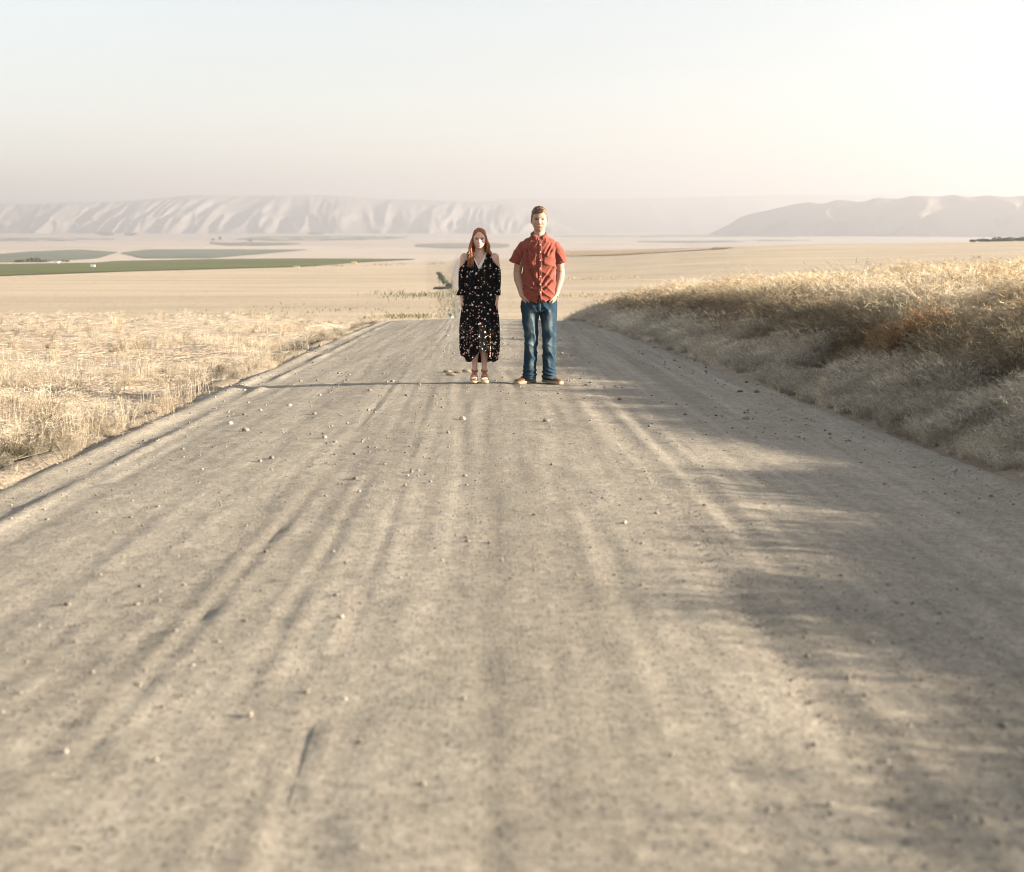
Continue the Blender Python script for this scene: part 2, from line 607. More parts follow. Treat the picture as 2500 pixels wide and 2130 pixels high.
field('green_field', [(-620, 561), (0, 559), (280, 549), (580, 541), (618, 540), (716, 532), (840, 525.5)],
      [(-620, 536), (0, 535), (196, 532), (235, 528.5), (420, 525), (580, 523.5), (840, 524.5)], (.115, .125, .055),
      'long strip of green crop beyond the golden field')
field('green_field', [(-620, 531), (0, 531), (120, 528), (200, 523), (238, 511)], [(-620, 514), (0, 514), (60, 509), (160, 505), (238, 510)],
      (.15, .165, .125), 'round grey green field at the left edge of the valley')
field('green_field', [(246, 513), (290, 523), (430, 522.5), (520, 515), (620, 506)], [(246, 511), (300, 505), (420, 504.5), (540, 505), (620, 505)],
      (.15, .165, .125), 'grey green field in the middle of the valley, tapering right')
field('green_field', [(478, 485), (560, 488), (700, 487), (800, 483), (825, 480)], [(478, 484), (520, 478.5), (640, 477.5), (780, 478), (825, 479.5)],
      (.085, .115, .06), 'distant green field at the foot of the long hills')
field('green_field', [(-620, 488), (60, 488), (140, 486), (235, 484)], [(-620, 482), (60, 481.5), (150, 481), (235, 483)],
      (.14, .15, .11), 'distant grey green field at far left below the hills')
field('green_field', [(1120, 479), (1300, 479.5), (1500, 479), (1640, 480)], [(1120, 477), (1300, 476.3), (1500, 476.2), (1640, 478)],
      (.09, .11, .07), 'thin green field below the pale middle hills')
field('scrub_field', [(425, 494), (470, 498), (560, 497), (606, 494)], [(425, 489), (470, 489), (560, 491), (606, 492)],
      (.17, .16, .14), 'greyish scrub field in the valley')
field('scrub_field', [(1290, 490), (1400, 492), (1540, 489), (1640, 487)], [(1290, 488), (1400, 487), (1540, 485), (1640, 485.5)],
      (.16, .16, .15), 'greyish field in the valley right of the man')
field('scrub_field', [(840, 500), (900, 503), (1000, 503), (1030, 500)], [(840, 494), (900, 492), (1000, 492), (1030, 494)],
      (.20, .19, .165), 'faint greyish field behind the woman')
field('brown_field', [(1140, 519), (1250, 517), (1380, 509), (1480, 503)], [(1140, 508), (1250, 506), (1380, 502), (1480, 501)],
      (.30, .22, .12), 'brownish field along the top of the golden slope')


# ------------------------------------------------------------------ hills
def hill_material(name, a, b):
    m = Mat(name)
    c = m.coords()
    n = m.noise(c, .004, 6, .6)
    return m.done(m.ramp(n, [(.3, a), (.7, b)]), .95, None, .05)


def hill(name, y0, depth, prof, gully, seed, mats, label, base=-25, nx=620, nz=60, skew=0.0, lean=0.0, amp=.55):
    """a long ridge: prof = skyline knots (picture column, picture row) turned into real heights at the crest's distance"""
    k = 36 / 50 / 2072
    pr = np.array(prof, float)
    yc = y0 + depth
    cs = (np.linspace(pr[0, 0], pr[-1, 0], nx) - 1036) * k
    x0 = cs[0] * yc
    xs = cs * (yc - lean * x0) / (1 - lean * cs)
    ycs = yc + lean * (xs - x0)
    crest = CAM_Z - (hermite(pr[:, 0], pr[:, 1])(np.linspace(pr[0, 0], pr[-1, 0], nx)) - 472) * k * ycs
    V = np.zeros((nz, nx, 3))
    for j in range(nz):
        t = j / (nz - 1)
        if t <= .62:
            q = t / .62
            yy = y0 + depth * q
            f = q ** 1.25
        else:
            q = (t - .62) / .38
            yy = yc + depth * 1.2 * q
            f = 1 - q ** 1.5
        g = np.sin(math.pi * min(1, max(0, (t / .62) if t <= .62 else 0))) ** .7
        xw = xs + 1.6 * gully * (noise2(xs / (gully * 3.1), 0 * xs + f * .4, seed + 7) - .5) + .5 * gully * (noise2(xs / (gully * .8), 0 * xs, seed + 9) - .5)
        w1 = noise2(xw / (gully * 1.0) + .35 * (1 - f), 0 * xs + f * .8, seed)
        w2 = noise2(xw / (gully * .38) + .6 * (1 - f), 0 * xs + f * 1.2, seed + 1)
        w3 = noise2(xw / (gully * .16), 0 * xs + f * 3, seed + 2)
        w4 = noise2(xw / (gully * .07), 0 * xs + f * 6, seed + 3)
        ridge = (1 - np.abs(2 * w1 - 1)) * .48 + (1 - np.abs(2 * w2 - 1)) * .34 + (1 - np.abs(2 * w3 - 1)) * .20 + w4 * .06
        V[j, :, 0] = xs
        V[j, :, 1] = yy - g * depth * amp * (ridge - .5) + lean * (xs - xs[0]) * 1.0
        V[j, :, 2] = base + (crest - base) * f * (1 + .10 * g * (ridge - .5))
    ii = np.arange(nx * nz).reshape(nz, nx)
    F = np.stack([ii[:-1, :-1], ii[:-1, 1:], ii[1:, 1:], ii[1:, :-1]], -1).reshape(-1, 4)
    o = obj(name, mesh_from(name, V.reshape(-1, 3), F, mats))
    return tag(o, label, None, None, 'structure')


hill('hills', 7900, 520, [(-700, 425), (-300, 416), (0, 411), (60, 412), (120, 410), (240, 407), (330, 400), (400, 394), (470, 396), (560, 395), (640, 394), (700, 397),
                          (760, 402), (850, 404), (940, 408), (1040, 415), (1090, 432), (1140, 455), (1190, 474), (1230, 480)], 300, 100,
     hill_material('hill_grass', (.185, .17, .16), (.27, .243, .228)), 'long bare hills with shadowed gullies across the left horizon')
hill('hills', 10300, 1200, [(800, 420), (950, 410), (1050, 402), (1200, 402), (1350, 400), (1500, 396), (1650, 394), (1800, 394), (1950, 397), (2072, 400), (2500, 410), (2900, 430)], 1400, 200,
     hill_material('hill_grass', (.22, .2, .16), (.28, .25, .2)), 'pale hazy hills farthest away behind the man', amp=.2)
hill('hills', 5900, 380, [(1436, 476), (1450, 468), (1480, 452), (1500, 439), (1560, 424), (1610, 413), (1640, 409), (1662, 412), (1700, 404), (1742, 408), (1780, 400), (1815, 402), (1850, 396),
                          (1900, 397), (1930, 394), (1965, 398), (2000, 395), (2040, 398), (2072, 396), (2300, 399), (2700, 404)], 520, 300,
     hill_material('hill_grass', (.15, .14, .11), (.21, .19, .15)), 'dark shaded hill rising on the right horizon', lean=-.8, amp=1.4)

# ------------------------------------------------------------------ haze over the whole valley
hz = Geo().box((0, 5500, 140), (26000, 26000, 480)).mesh('haze', None, False)
haze = obj('haze', hz)
hm = bpy.data.materials.new('haze'); hm.use_nodes = True
ht = hm.node_tree; ht.nodes.clear()
pv = ht.nodes.new('ShaderNodeVolumePrincipled'); ho = ht.nodes.new('ShaderNodeOutputMaterial')
pv.inputs['Density'].default_value = 2.3e-4
pv.inputs['Color'].default_value = (.555, .555, .595, 1)
pv.inputs['Anisotropy'].default_value = .31
ht.links.new(pv.outputs[0], ho.inputs['Volume'])
hz.materials.append(hm)
tag(haze, 'pale haze filling the valley air', None, None, 'stuff')



# ------------------------------------------------------------------ dry grass, stubble, gravel
def ribbons(P, H, lean, width, color, head=0.0, head_col=None, curve=.35):
    """thin bent blades (and a drooping seed head); returns verts, tris, colours"""
    n = len(P)
    a = rng.uniform(0, 2 * np.pi, n)
    d = np.stack([np.cos(a), np.sin(a), 0 * a], 1)
    b = rng.uniform(0, 2 * np.pi, n)
    wv = np.stack([np.cos(b), np.sin(b), 0 * b], 1) * (width * .5)[:, None]
    mid = P + d * (lean * H * .35)[:, None] + np.array([0, 0, 1.]) * (H * .55)[:, None]
    tip = P + d * (lean * H)[:, None] + np.array([0, 0, 1.]) * (H * (1 - curve * lean ** 2))[:, None]
    V = [P - wv, P + wv, mid - wv * .8, mid + wv * .8, tip]
    T = [(0, 1, 3), (0, 3, 2), (2, 3, 4)]
    C = [color * .92, color * .92, color, color, color * 1.04]
    k = 5
    if head:
        hl = H * head * rng.uniform(.6, 1.3, n)
        hd = d * .75 + np.array([0, 0, -.25]) + rng.normal(0, .35, (n, 3))
        hw = np.cross(hd, rng.normal(0, 1, (n, 3))); hw /= np.linalg.norm(hw, axis=1)[:, None] + 1e-9
        hw = hw * (hl * .055)[:, None]
        e = tip + hd * hl[:, None]; m = tip + hd * (hl * .45)[:, None]
        V += [m - hw, m + hw, e]
        T += [(4, 6, 5), (5, 6, 7)]
        hc = color if head_col is None else head_col
        C += [hc, hc, hc * 1.05]
        k = 8
    V = np.stack(V, 1).reshape(-1, 3); C = np.stack(C, 1).reshape(-1, 3)
    T = (np.arange(n)[:, None, None] * k + np.array(T)[None]).reshape(-1, 3)
    return V, T, np.clip(C, 0, 1)


def join(parts):
    V, T, C, o = [], [], [], 0
    for v, t, c in parts:
        V.append(v); T.append(t + o); C.append(c); o += len(v)
    return np.concatenate(V), np.concatenate(T), np.concatenate(C)


grass_mat = blade_material('dry_grass_blades', .4)
PALE = np.array([.55, .48, .37]); STRAW = np.array([.54, .42, .25]); TAN = np.array([.40, .27, .13]); BROWN = np.array([.22, .135, .07])
SAGE = np.array([.23, .22, .15]); ORANGE = np.array([.60, .26, .06])


def tuft_mesh(kind, seed):
    """one clump of dry grass, one metre tall before scaling"""
    g = np.random.default_rng(seed)
    V, T, C = [], [], []

    def add(v, t, c):
        o = sum(len(a) for a in V)
        V.append(np.array(v, float)); T.append(np.array(t) + o); C.append(np.full((len(v), 3), c))
    nb = {'feather': 54, 'straw': 46, 'weed': 24}[kind]
    for b in range(nb):
        a = g.uniform(0, 2 * np.pi); d = np.array([np.cos(a), np.sin(a), 0])
        r = .20 * g.random() ** .7
        b2 = a + g.normal(0, .8)
        base = np.array([np.cos(b2) * r, np.sin(b2) * r, 0])
        H = g.uniform(.45, 1.0); ln = abs(g.normal(*{'feather': (.42, .2), 'straw': (.22, .14), 'weed': (.5, .22)}[kind]))
        ln = min(ln, .95)
        w = np.array([-np.sin(a + g.normal(0, .9)), np.cos(a), 0]) * {'feather': .0055, 'straw': .0052, 'weed': .007}[kind]
        mid = base + d * ln * H * .32 + np.array([0, 0, H * .58]); tip = base + d * ln * H * .95 + np.array([0, 0, H * (1 - .34 * ln ** 2)])
        sh = g.uniform(.75, 1.2)
        add([base - w, base + w, mid - w * .8, mid + w * .8, tip], [(0, 1, 3), (0, 3, 2), (2, 3, 4)], sh)
        if kind == 'weed':
            for k in range(13):
                t = g.uniform(.3, 1); q = mid * (1 - t) + tip * t if g.random() < .6 else base * (1 - t) + mid * t
                e = q + g.normal(0, .055, 3) + np.array([0, 0, .02]); x = np.cross(e - q, g.normal(0, 1, 3)); x /= np.linalg.norm(x) + 1e-9
                add([q - x * .004, q + x * .004, (q + e) / 2 + x * .013, e], [(0, 1, 2), (0, 2, 3)], sh * g.uniform(.8, 1.25))
        else:
            hd = d * (.55 if kind == 'feather' else .35) + np.array([0, 0, .35 if kind == 'feather' else .1])
            hd /= np.linalg.norm(hd)
            for k in range(9 if kind == 'feather' else 7):
                t = k / 8
                q = tip + hd * t * .16 * (1 if kind == 'feather' else .8)
                e = q + (hd * .55 + g.normal(0, .55, 3)) * .085
                x = np.cross(e - q, g.normal(0, 1, 3)); x /= np.linalg.norm(x) + 1e-9
                add([q - x * .0055, q + x * .0055, e], [(0, 1, 2)], sh * g.uniform(.95, 1.3))
    return np.concatenate(V), np.concatenate(T), np.concatenate(C)


def tuft_material():
    m = Mat('dry_tuft')
    a = m.n('ShaderNodeAttribute'); a.attribute_type = 'INSTANCER'; a.attribute_name = 'tint'
    col = m.mix(m.attr(), a.outputs['Color'], 1, 'MULTIPLY')
    d = m.n('ShaderNodeBsdfDiffuse'); t = m.n('ShaderNodeBsdfTranslucent')
    m.l(col, d.inputs[0]); m.l(col, t.inputs[0])
    mx = m.n('ShaderNodeMixShader'); mx.inputs[0].default_value = .38
    m.l(d.outputs[0], mx.inputs[1]); m.l(t.outputs[0], mx.inputs[2]); m.l(mx.outputs[0], m.out.inputs['Surface'])
    return m.m


tuft_m = tuft_material()


def scatter_group(src):
    ng = bpy.data.node_groups.new('scatter', 'GeometryNodeTree')
    ng.interface.new_socket('Geometry', in_out='INPUT', socket_type='NodeSocketGeometry')
    ng.interface.new_socket('Geometry', in_out='OUTPUT', socket_type='NodeSocketGeometry')
    i = ng.nodes.new('NodeGroupInput'); o = ng.nodes.new('NodeGroupOutput')
    ip = ng.nodes.new('GeometryNodeInstanceOnPoints'); oi = ng.nodes.new('GeometryNodeObjectInfo')
    oi.inputs['Object'].default_value = src; oi.inputs['As Instance'].default_value = True
    r = ng.nodes.new('GeometryNodeInputNamedAttribute'); r.data_type = 'FLOAT_VECTOR'; r.inputs[0].default_value = 'rot'
    e = ng.nodes.new('FunctionNodeEulerToRotation')
    sc = ng.nodes.new('GeometryNodeInputNamedAttribute'); sc.data_type = 'FLOAT_VECTOR'; sc.inputs[0].default_value = 'scl'
    L = ng.links.new
    L(i.outputs[0], ip.inputs['Points']); L(oi.outputs['Geometry'], ip.inputs['Instance'])
    L(r.outputs['Attribute'], e.inputs[0]); L(e.outputs[0], ip.inputs['Rotation']); L(sc.outputs['Attribute'], ip.inputs['Scale'])
    L(ip.outputs[0], o.inputs[0])
    return ng


def scatter(name, src, P, rot, scl, tint, label):
    me = bpy.data.meshes.new(name)
    me.vertices.add(len(P)); me.vertices.foreach_set('co', np.asarray(P, np.float32).ravel())
    for nm, a in (('rot', rot), ('scl', scl)):
        at = me.attributes.new(nm, 'FLOAT_VECTOR', 'POINT'); at.data.foreach_set('vector', np.asarray(a, np.float32).ravel())
    at = me.attributes.new('tint', 'FLOAT_COLOR', 'POINT')
    at.data.foreach_set('color', np.concatenate([tint, np.ones((len(P), 1))], 1).astype(np.float32).ravel())
    me.update()
    o = obj(name, me)
    md = o.modifiers.new('scatter', 'NODES'); md.node_group = scatter_group(src)
    return tag(o, label, None, None, 'stuff')


def bank_grass():
    X, Y, S = [], [], []
    for nt, y0, y1, smax, power in ((9000, 7.0, 20, lambda y: np.clip(.40 * y - 2.2, .6, 6.0), 1.3), (11000, 19, 36, lambda y: .40 * y - 2.2, 1.2),
                                    (13000, 35, 60, lambda y: .40 * y - 1.5, 1.05), (6500, -3.0, 7.6, lambda y: 6.2 + 0 * y, None)):
        if power is None: y = rng.uniform(y0, y1, nt)
        else: y = (y0 ** (1 - power) + rng.random(nt) * (y1 ** (1 - power) - y0 ** (1 - power))) ** (1 / (1 - power))
        s = rng.random(nt) ** 1.25 * smax(y)
        X.append(HALF + s + road_x(y)); Y.append(y); S.append(s)
    x, y, s = np.concatenate(X), np.concatenate(Y), np.concatenate(S)
    s = s + .30 * (fbm2(y * .9, 0 * y, 70, 3) - .55)
    x = HALF + np.maximum(s, -.10) + road_x(y)
    cl = fbm2(x * .8, y * .8, 71, 3); cl2 = noise2(x * 2.2, y * 2.2, 72)
    keep = rng.random(len(x)) < np.clip(.20 + 1.7 * (cl2 - .2), .10, 1) * np.interp(s, [-.1, .15, .4], [.15, .45, 1])
    x, y, s, cl, cl2 = x[keep], y[keep], s[keep], cl[keep], cl2[keep]
    n = len(x)
    h = np.interp(s, [-.1, .2, .7, 1.4, 2.3, 5, 20], [.08, .16, .24, .32, .39, .37, .31]) * (.45 + 1.0 * cl2) * rng.uniform(.7, 1.25, n)
    h = h * np.where((rng.random(n) < .03) & (y > 8), 1.35, 1)
    q = rng.random(n)
    kind = np.where(s < .95, np.where(q < .88, 0, 1), np.where(s < 2.1, np.where(q < .30, 0, np.where(q < .62, 1, 2)), np.where(q < .42, 0, np.where(q < .92, 1, 2))))
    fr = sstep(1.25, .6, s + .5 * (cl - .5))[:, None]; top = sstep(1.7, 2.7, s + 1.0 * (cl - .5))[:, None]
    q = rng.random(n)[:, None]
    midc = np.where(q < .4, np.array([.28, .21, .135]), np.where(q < .7, np.array([.37, .29, .19]), np.array([.22, .20, .14])))  # brown mid-bank tints, darkened too so the shaded band is in the colour
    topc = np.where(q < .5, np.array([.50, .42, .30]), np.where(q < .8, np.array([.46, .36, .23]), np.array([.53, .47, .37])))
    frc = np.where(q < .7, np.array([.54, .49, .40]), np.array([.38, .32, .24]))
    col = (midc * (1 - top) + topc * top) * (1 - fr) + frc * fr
    on = np.zeros(n)
    for (ox, oy, rad) in ((4.35, 15.3, .33), (5.6, 14.2, .40), (6.9, 19.5, .45), (3.6, 22, .3), (9.0, 24.5, .6)):
        on = np.maximum(on, np.exp(-(((x - ox) / rad) ** 2 + ((y - oy) / rad) ** 2)))
    on = (on * (rng.random(n) < .7))[:, None] * .8
    col = col * (1 - on) + np.array([.52, .25, .08]) * on
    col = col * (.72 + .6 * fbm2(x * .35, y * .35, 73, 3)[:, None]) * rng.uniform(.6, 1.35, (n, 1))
    z = ground_h(x, y) - .015
    rot = np.stack([rng.normal(0, .10, n), rng.normal(-.05, .10, n), rng.uniform(0, 6.28, n)], 1)
    wide = rng.uniform(.85, 1.3, n) * np.interp(y, [8, 20, 40], [1, 1.15, 1.5])
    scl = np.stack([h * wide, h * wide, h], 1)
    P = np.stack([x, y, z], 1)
    names = [('feather', 'pale feathery tuft of dry grass on the right bank, '), ('straw', 'straw coloured tuft of dry grass on the right bank, '), ('weed', 'brown bushy dry weed tuft on the right bank, ')]
    for k, (kd, lab) in enumerate(names):
        for vno in range(3):
            m = np.where((kind == k) & (np.arange(n) % 3 == vno))[0]
            V, T, C = tuft_mesh(kd, 100 + k * 10 + vno)
            first = m[np.argmin(np.abs(y[m] - 13 - vno) + np.abs(s[m] - (.7, 3.0, 1.6)[k]))]
            f = obj('grass_tuft', mesh_from('grass_tuft', V, T, plain_tuft[k], False, C), None, P[first])
            f.rotation_euler = rot[first]; f.scale = scl[first]
            tag(f, lab[:-2], None, None, 'stuff')
            m = m[m != first]
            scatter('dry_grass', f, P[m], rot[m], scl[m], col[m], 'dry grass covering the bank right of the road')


def field_tufts():
    n = 15000
    y = (7.8 ** -.5 + rng.random(n) * (50 ** -.5 - 7.8 ** -.5)) ** (1 / -.5)
    sl = rng.random(n) * (.40 * y - .9) - .05
    edge = rng.random(n) < .32
    sl = np.where(edge, np.abs(rng.normal(.32, .38, n)) - .16, sl)
    x = road_x(y) - HALF - sl - .25 * (fbm2(y * .8, 0 * y, 75, 3) - .5)
    dn = fbm2(x * .9, y * .7, 76, 4)
    keep = rng.random(n) < np.clip(2.4 * (dn - .40), .05, 1) * np.where(edge, .5, .85) * (1 - .85 * np.exp(-((y - 15.2) / .75) ** 2)) * np.interp(y, [8, 12, 18], [.4, .6, 1])
    x, y, sl, dn = x[keep], y[keep], sl[keep], dn[keep]
    n = len(x)
    h = rng.uniform(.05, .13, n) * (.6 + .9 * dn) * np.interp(sl, [0, .5, 1], [.8, 1, 1.1])
    tall = rng.random(n) < .10
    h = np.where(tall, h * 2.0, h)
    q = rng.random(n)[:, None]
    col = np.where(q < .75, np.array([.52, .45, .35]), np.where(q < .93, np.array([.42, .34, .24]), np.array([.20, .16, .105])))
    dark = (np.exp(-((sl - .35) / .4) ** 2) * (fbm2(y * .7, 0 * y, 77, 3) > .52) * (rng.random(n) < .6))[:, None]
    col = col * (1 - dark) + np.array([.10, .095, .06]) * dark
    col = col * rng.uniform(.75, 1.2, (n, 1))
    P = np.stack([x, y, ground_h(x, y) - .006], 1)
    rot = np.stack([rng.normal(0, .15, n), rng.normal(0, .15, n), rng.uniform(0, 6.28, n)], 1)
    wd = rng.uniform(1.0, 2.0, n)
    scl = np.stack([h * wd, h * wd, h], 1)
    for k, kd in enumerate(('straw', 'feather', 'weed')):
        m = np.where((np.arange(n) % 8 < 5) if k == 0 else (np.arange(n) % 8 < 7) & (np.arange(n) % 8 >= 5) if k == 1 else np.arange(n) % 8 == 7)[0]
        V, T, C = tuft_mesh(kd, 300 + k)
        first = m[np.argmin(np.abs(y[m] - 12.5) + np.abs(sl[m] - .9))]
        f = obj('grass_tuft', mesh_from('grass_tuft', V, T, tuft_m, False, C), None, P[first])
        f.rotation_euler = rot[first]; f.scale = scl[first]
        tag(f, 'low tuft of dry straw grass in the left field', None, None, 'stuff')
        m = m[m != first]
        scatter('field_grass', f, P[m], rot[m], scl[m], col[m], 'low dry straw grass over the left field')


# every tuft copies its mesh, material included: the tint comes from each tuft's own attribute
plain_tuft = [tuft_m, tuft_m, tuft_m]
bank_grass()
field_tufts()

# single tall stalks at the right road edge
stalk_mat = plain('stalk', (.46, .38, .25), .8, .2, 30)


def weed_stalk(x, y, h, lean, lab):
    g = Geo()
    z = surf(x, y)
    p = [(x + lean * t * t * h, y + .03 * t, z - .02 + h * t) for t in np.linspace(0, 1, 7)]
    g.tube(p, [.0042 * (1 - .6 * t) for t in np.linspace(0, 1, 7)], 5)
    for k in range(9):
        t = .55 + .05 * k
        q = np.array([x + lean * t * t * h, y + .03 * t, z + h * t])
        a = rng.uniform(0, 6.28)
        e = q + np.array([math.cos(a) * .03, math.sin(a) * .03, .035])
        g.tube([q, (q + e) / 2 + [0, 0, .003], e], [.0012, .0022, .0008], 4)
    return tag(obj('weed_stalk', g.mesh('weed_stalk', stalk_mat)), lab, 'weed', 'single weed stalks at the right road edge')


for (px, d, h, ln, lab) in ((1560, 12.4, .19, .1, 'short weed stalk at the right road edge, farthest of the four'),
                            (1577, 12.35, .21, -.05, 'upright weed stalk at the right road edge, beside the farthest one'),
                            (1611, 11.9, .24, .02, 'straight weed stalk at the right road edge, third from the couple'),
                            (1648, 11.3, .34, .18, 'tallest leaning weed stalk at the right road edge, nearest the camera')):
    weed_stalk((px - 1036) * 3.475e-4 * d, d, h, ln, lab)


def stubble():
    parts = []
    n = 8000
    y = (8.0 ** -.4 + rng.random(n) * (52 ** -.4 - 8.0 ** -.4)) ** (1 / -.4)
    sl = .12 + rng.random(n) ** .9 * (.40 * y - 1.2)
    x = road_x(y) - HALF - sl
    dens = fbm2(x * 1.4, y * .9, 80, 3)
    row = noise2(x * 3, y * 3, 81)
    keep = rng.random(n) < np.clip(1.9 * (dens - .30), .10, 1) * (.45 + .55 * row) * np.interp(sl, [0, .5, 1.6, 3], [.12, .5, 1, 1]) * np.interp(y, [8, 11, 15], [.35, .5, 1])
    x, y, sl, dens = x[keep], y[keep], sl[keep], dens[keep]
    m = len(x)
    far = np.clip(y / 14, 1, 3)
    P = np.stack([x, y, ground_h(x, y) - .01], 1)
    tall = (rng.random(m) < .25) & (dens > .45)
    H = rng.uniform(.07, .17, m) * np.where(tall, 1.7, 1)
    col = np.array([.37, .305, .235]) * rng.uniform(.75, 1.2, (m, 1))
    parts.append(ribbons(P, H, np.abs(rng.normal(.10, .12, m)), rng.uniform(.0022, .0040, m) * far, col))
    # bunches of standing straw at the field edge and loose whorls
    bunch = []
    for (bx, by, cnt, rad, hh) in ((-3.62, 13.6, 170, .42, .30), (-3.35, 14.6, 120, .35, .26), (-3.95, 12.6, 110, .5, .34), (-4.35, 12.3, 70, .4, .30), (-3.25, 10.0, 90, .35, .30),
                                   (-3.7, 10.6, 50, .4, .36), (-4.9, 15.2, 100, .7, .26), (-3.55, 11.3, 80, .4, .3), (-4.5, 17.5, 150, .9, .25), (-6.3, 19.5, 150, 1.2, .25),
                                   (-3.9, 19.6, 120, .6, .26), (-4.3, 23, 160, .8, .28), (-5.2, 26, 200, 1.2, .28)):
        q = rng.normal(0, rad * .5, (cnt, 2)) + np.array([bx, by])
        b2 = np.stack([q[:, 0], q[:, 1], ground_h(q[:, 0], q[:, 1]) - .01], 1)
        f = max(1, by / 14)
        parts.append(ribbons(b2, rng.uniform(.5, 1.1, cnt) * hh, np.abs(rng.normal(.14, .14, cnt)), rng.uniform(.0022, .004, cnt) * f,
                             np.array([.44, .37, .285]) * rng.uniform(.8, 1.15, (cnt, 1)), .12))
    # fallen straw
    n = 36000
    y = (7.6 ** -.5 + rng.random(n) * (50 ** -.5 - 7.6 ** -.5)) ** (1 / -.5)
    sl = .2 + rng.random(n) * (.40 * y - 1.1)
    x = road_x(y) - HALF - sl
    keep = rng.random(n) < np.clip(2.2 * (fbm2(x * .8, y * .8, 83, 3) - .25), .1, 1) * np.interp(sl, [.2, 1.4], [.25, 1])
    x, y = x[keep], y[keep]; m = len(x)
    z = ground_h(x, y)
    a = rng.normal(0, 1.1, m)
    L = rng.uniform(.05, .26, m); far = np.clip(y / 13, 1, 3)
    d = np.stack([np.cos(a), np.sin(a), rng.normal(.03, .10, m)], 1)
    A = np.stack([x, y, z + .008 + .02 * rng.random(m)], 1); B = A + d * L[:, None]
    w = np.stack([-np.sin(a) * .5, np.cos(a) * .5, np.full(m, .85)], 1) * (rng.uniform(.0013, .0026, m) * far)[:, None]
    V = np.stack([A - w, A + w, B + w * .7, B - w * .7], 1).reshape(-1, 3)
    T = (np.arange(m)[:, None, None] * 4 + np.array([(0, 1, 2), (0, 2, 3)])[None]).reshape(-1, 3)
    C = np.repeat(np.array([.38, .315, .24]) * rng.uniform(.7, 1.2, (m, 1)), 4, 0)
    parts.append((V, T, C))
    return join(parts)


V, T, C = stubble()
o = obj('stubble', mesh_from('stubble', V, T, blade_material('straw', .25), False, C))
tag(o, 'pale cut straw standing and lying on the field left of the road', None, None, 'stuff')

# darker weeds along the far field edges
def weed_line(pts, n, h, col, seed, spread=1.5):
    P = np.array([on_ground(p, r) for p, r in pts])
    t = rng.random(n) * (len(P) - 1); i = t.astype(int).clip(0, len(P) - 2); f = (t - i)[:, None]
    q = P[i] * (1 - f) + P[i + 1] * f + rng.normal(0, spread, (n, 2)) * [1, 2.0]
    keep = noise2(q[:, 0] * .13, q[:, 1] * .05, seed) > .42
    q = q[keep]; m = len(q)
    b = np.stack([q[:, 0], q[:, 1], ground_h(q[:, 0], q[:, 1]) - .05], 1)
    return ribbons(b, rng.uniform(.5, 1.2, m) * h, np.abs(rng.normal(.5, .3, m)), rng.uniform(.06, .16, m), np.array(col) * rng.uniform(.7, 1.4, (m, 1)), .3)


GREEN = (.11, .12, .055); DRAB = (.17, .15, .08)
V, T, C = join([
    weed_line([(-20, 652), (200, 651), (420, 649), (640, 645), (870, 640)], 2200, .40, DRAB, 1, 1.2),
    weed_line([(200, 647), (420, 643), (560, 638), (700, 630), (860, 618)], 900, .35, (.16, .155, .08), 2, 2.5),
    weed_line([(560, 636), (700, 622), (850, 606), (905, 596)], 600, .45, DRAB, 3, 3.5),
    weed_line([(815, 601), (870, 596), (905, 592)], 260, .8, GREEN, 4, 4),
    weed_line([(912, 643), (915, 622), (914, 604), (911, 588), (906, 570), (899, 552)], 500, .4, (.22, .19, .12), 8, 1.0),
    weed_line([(660, 539), (760, 536), (905, 534)], 700, .9, (.16, .16, .085), 5, 5),
    weed_line([(1130, 600), (1250, 596), (1400, 590)], 500, .35, (.30, .24, .14), 6, 2),
    weed_line([(1130, 566), (1300, 560), (1500, 556)], 700, .4, (.33, .26, .15), 7, 3)])
o = obj('field_weeds', mesh_from('field_weeds', V, T, blade_material('weed_leaves', .2), False, C))
tag(o, 'low green and drab weeds along the edges of the far golden field', None, None, 'stuff')


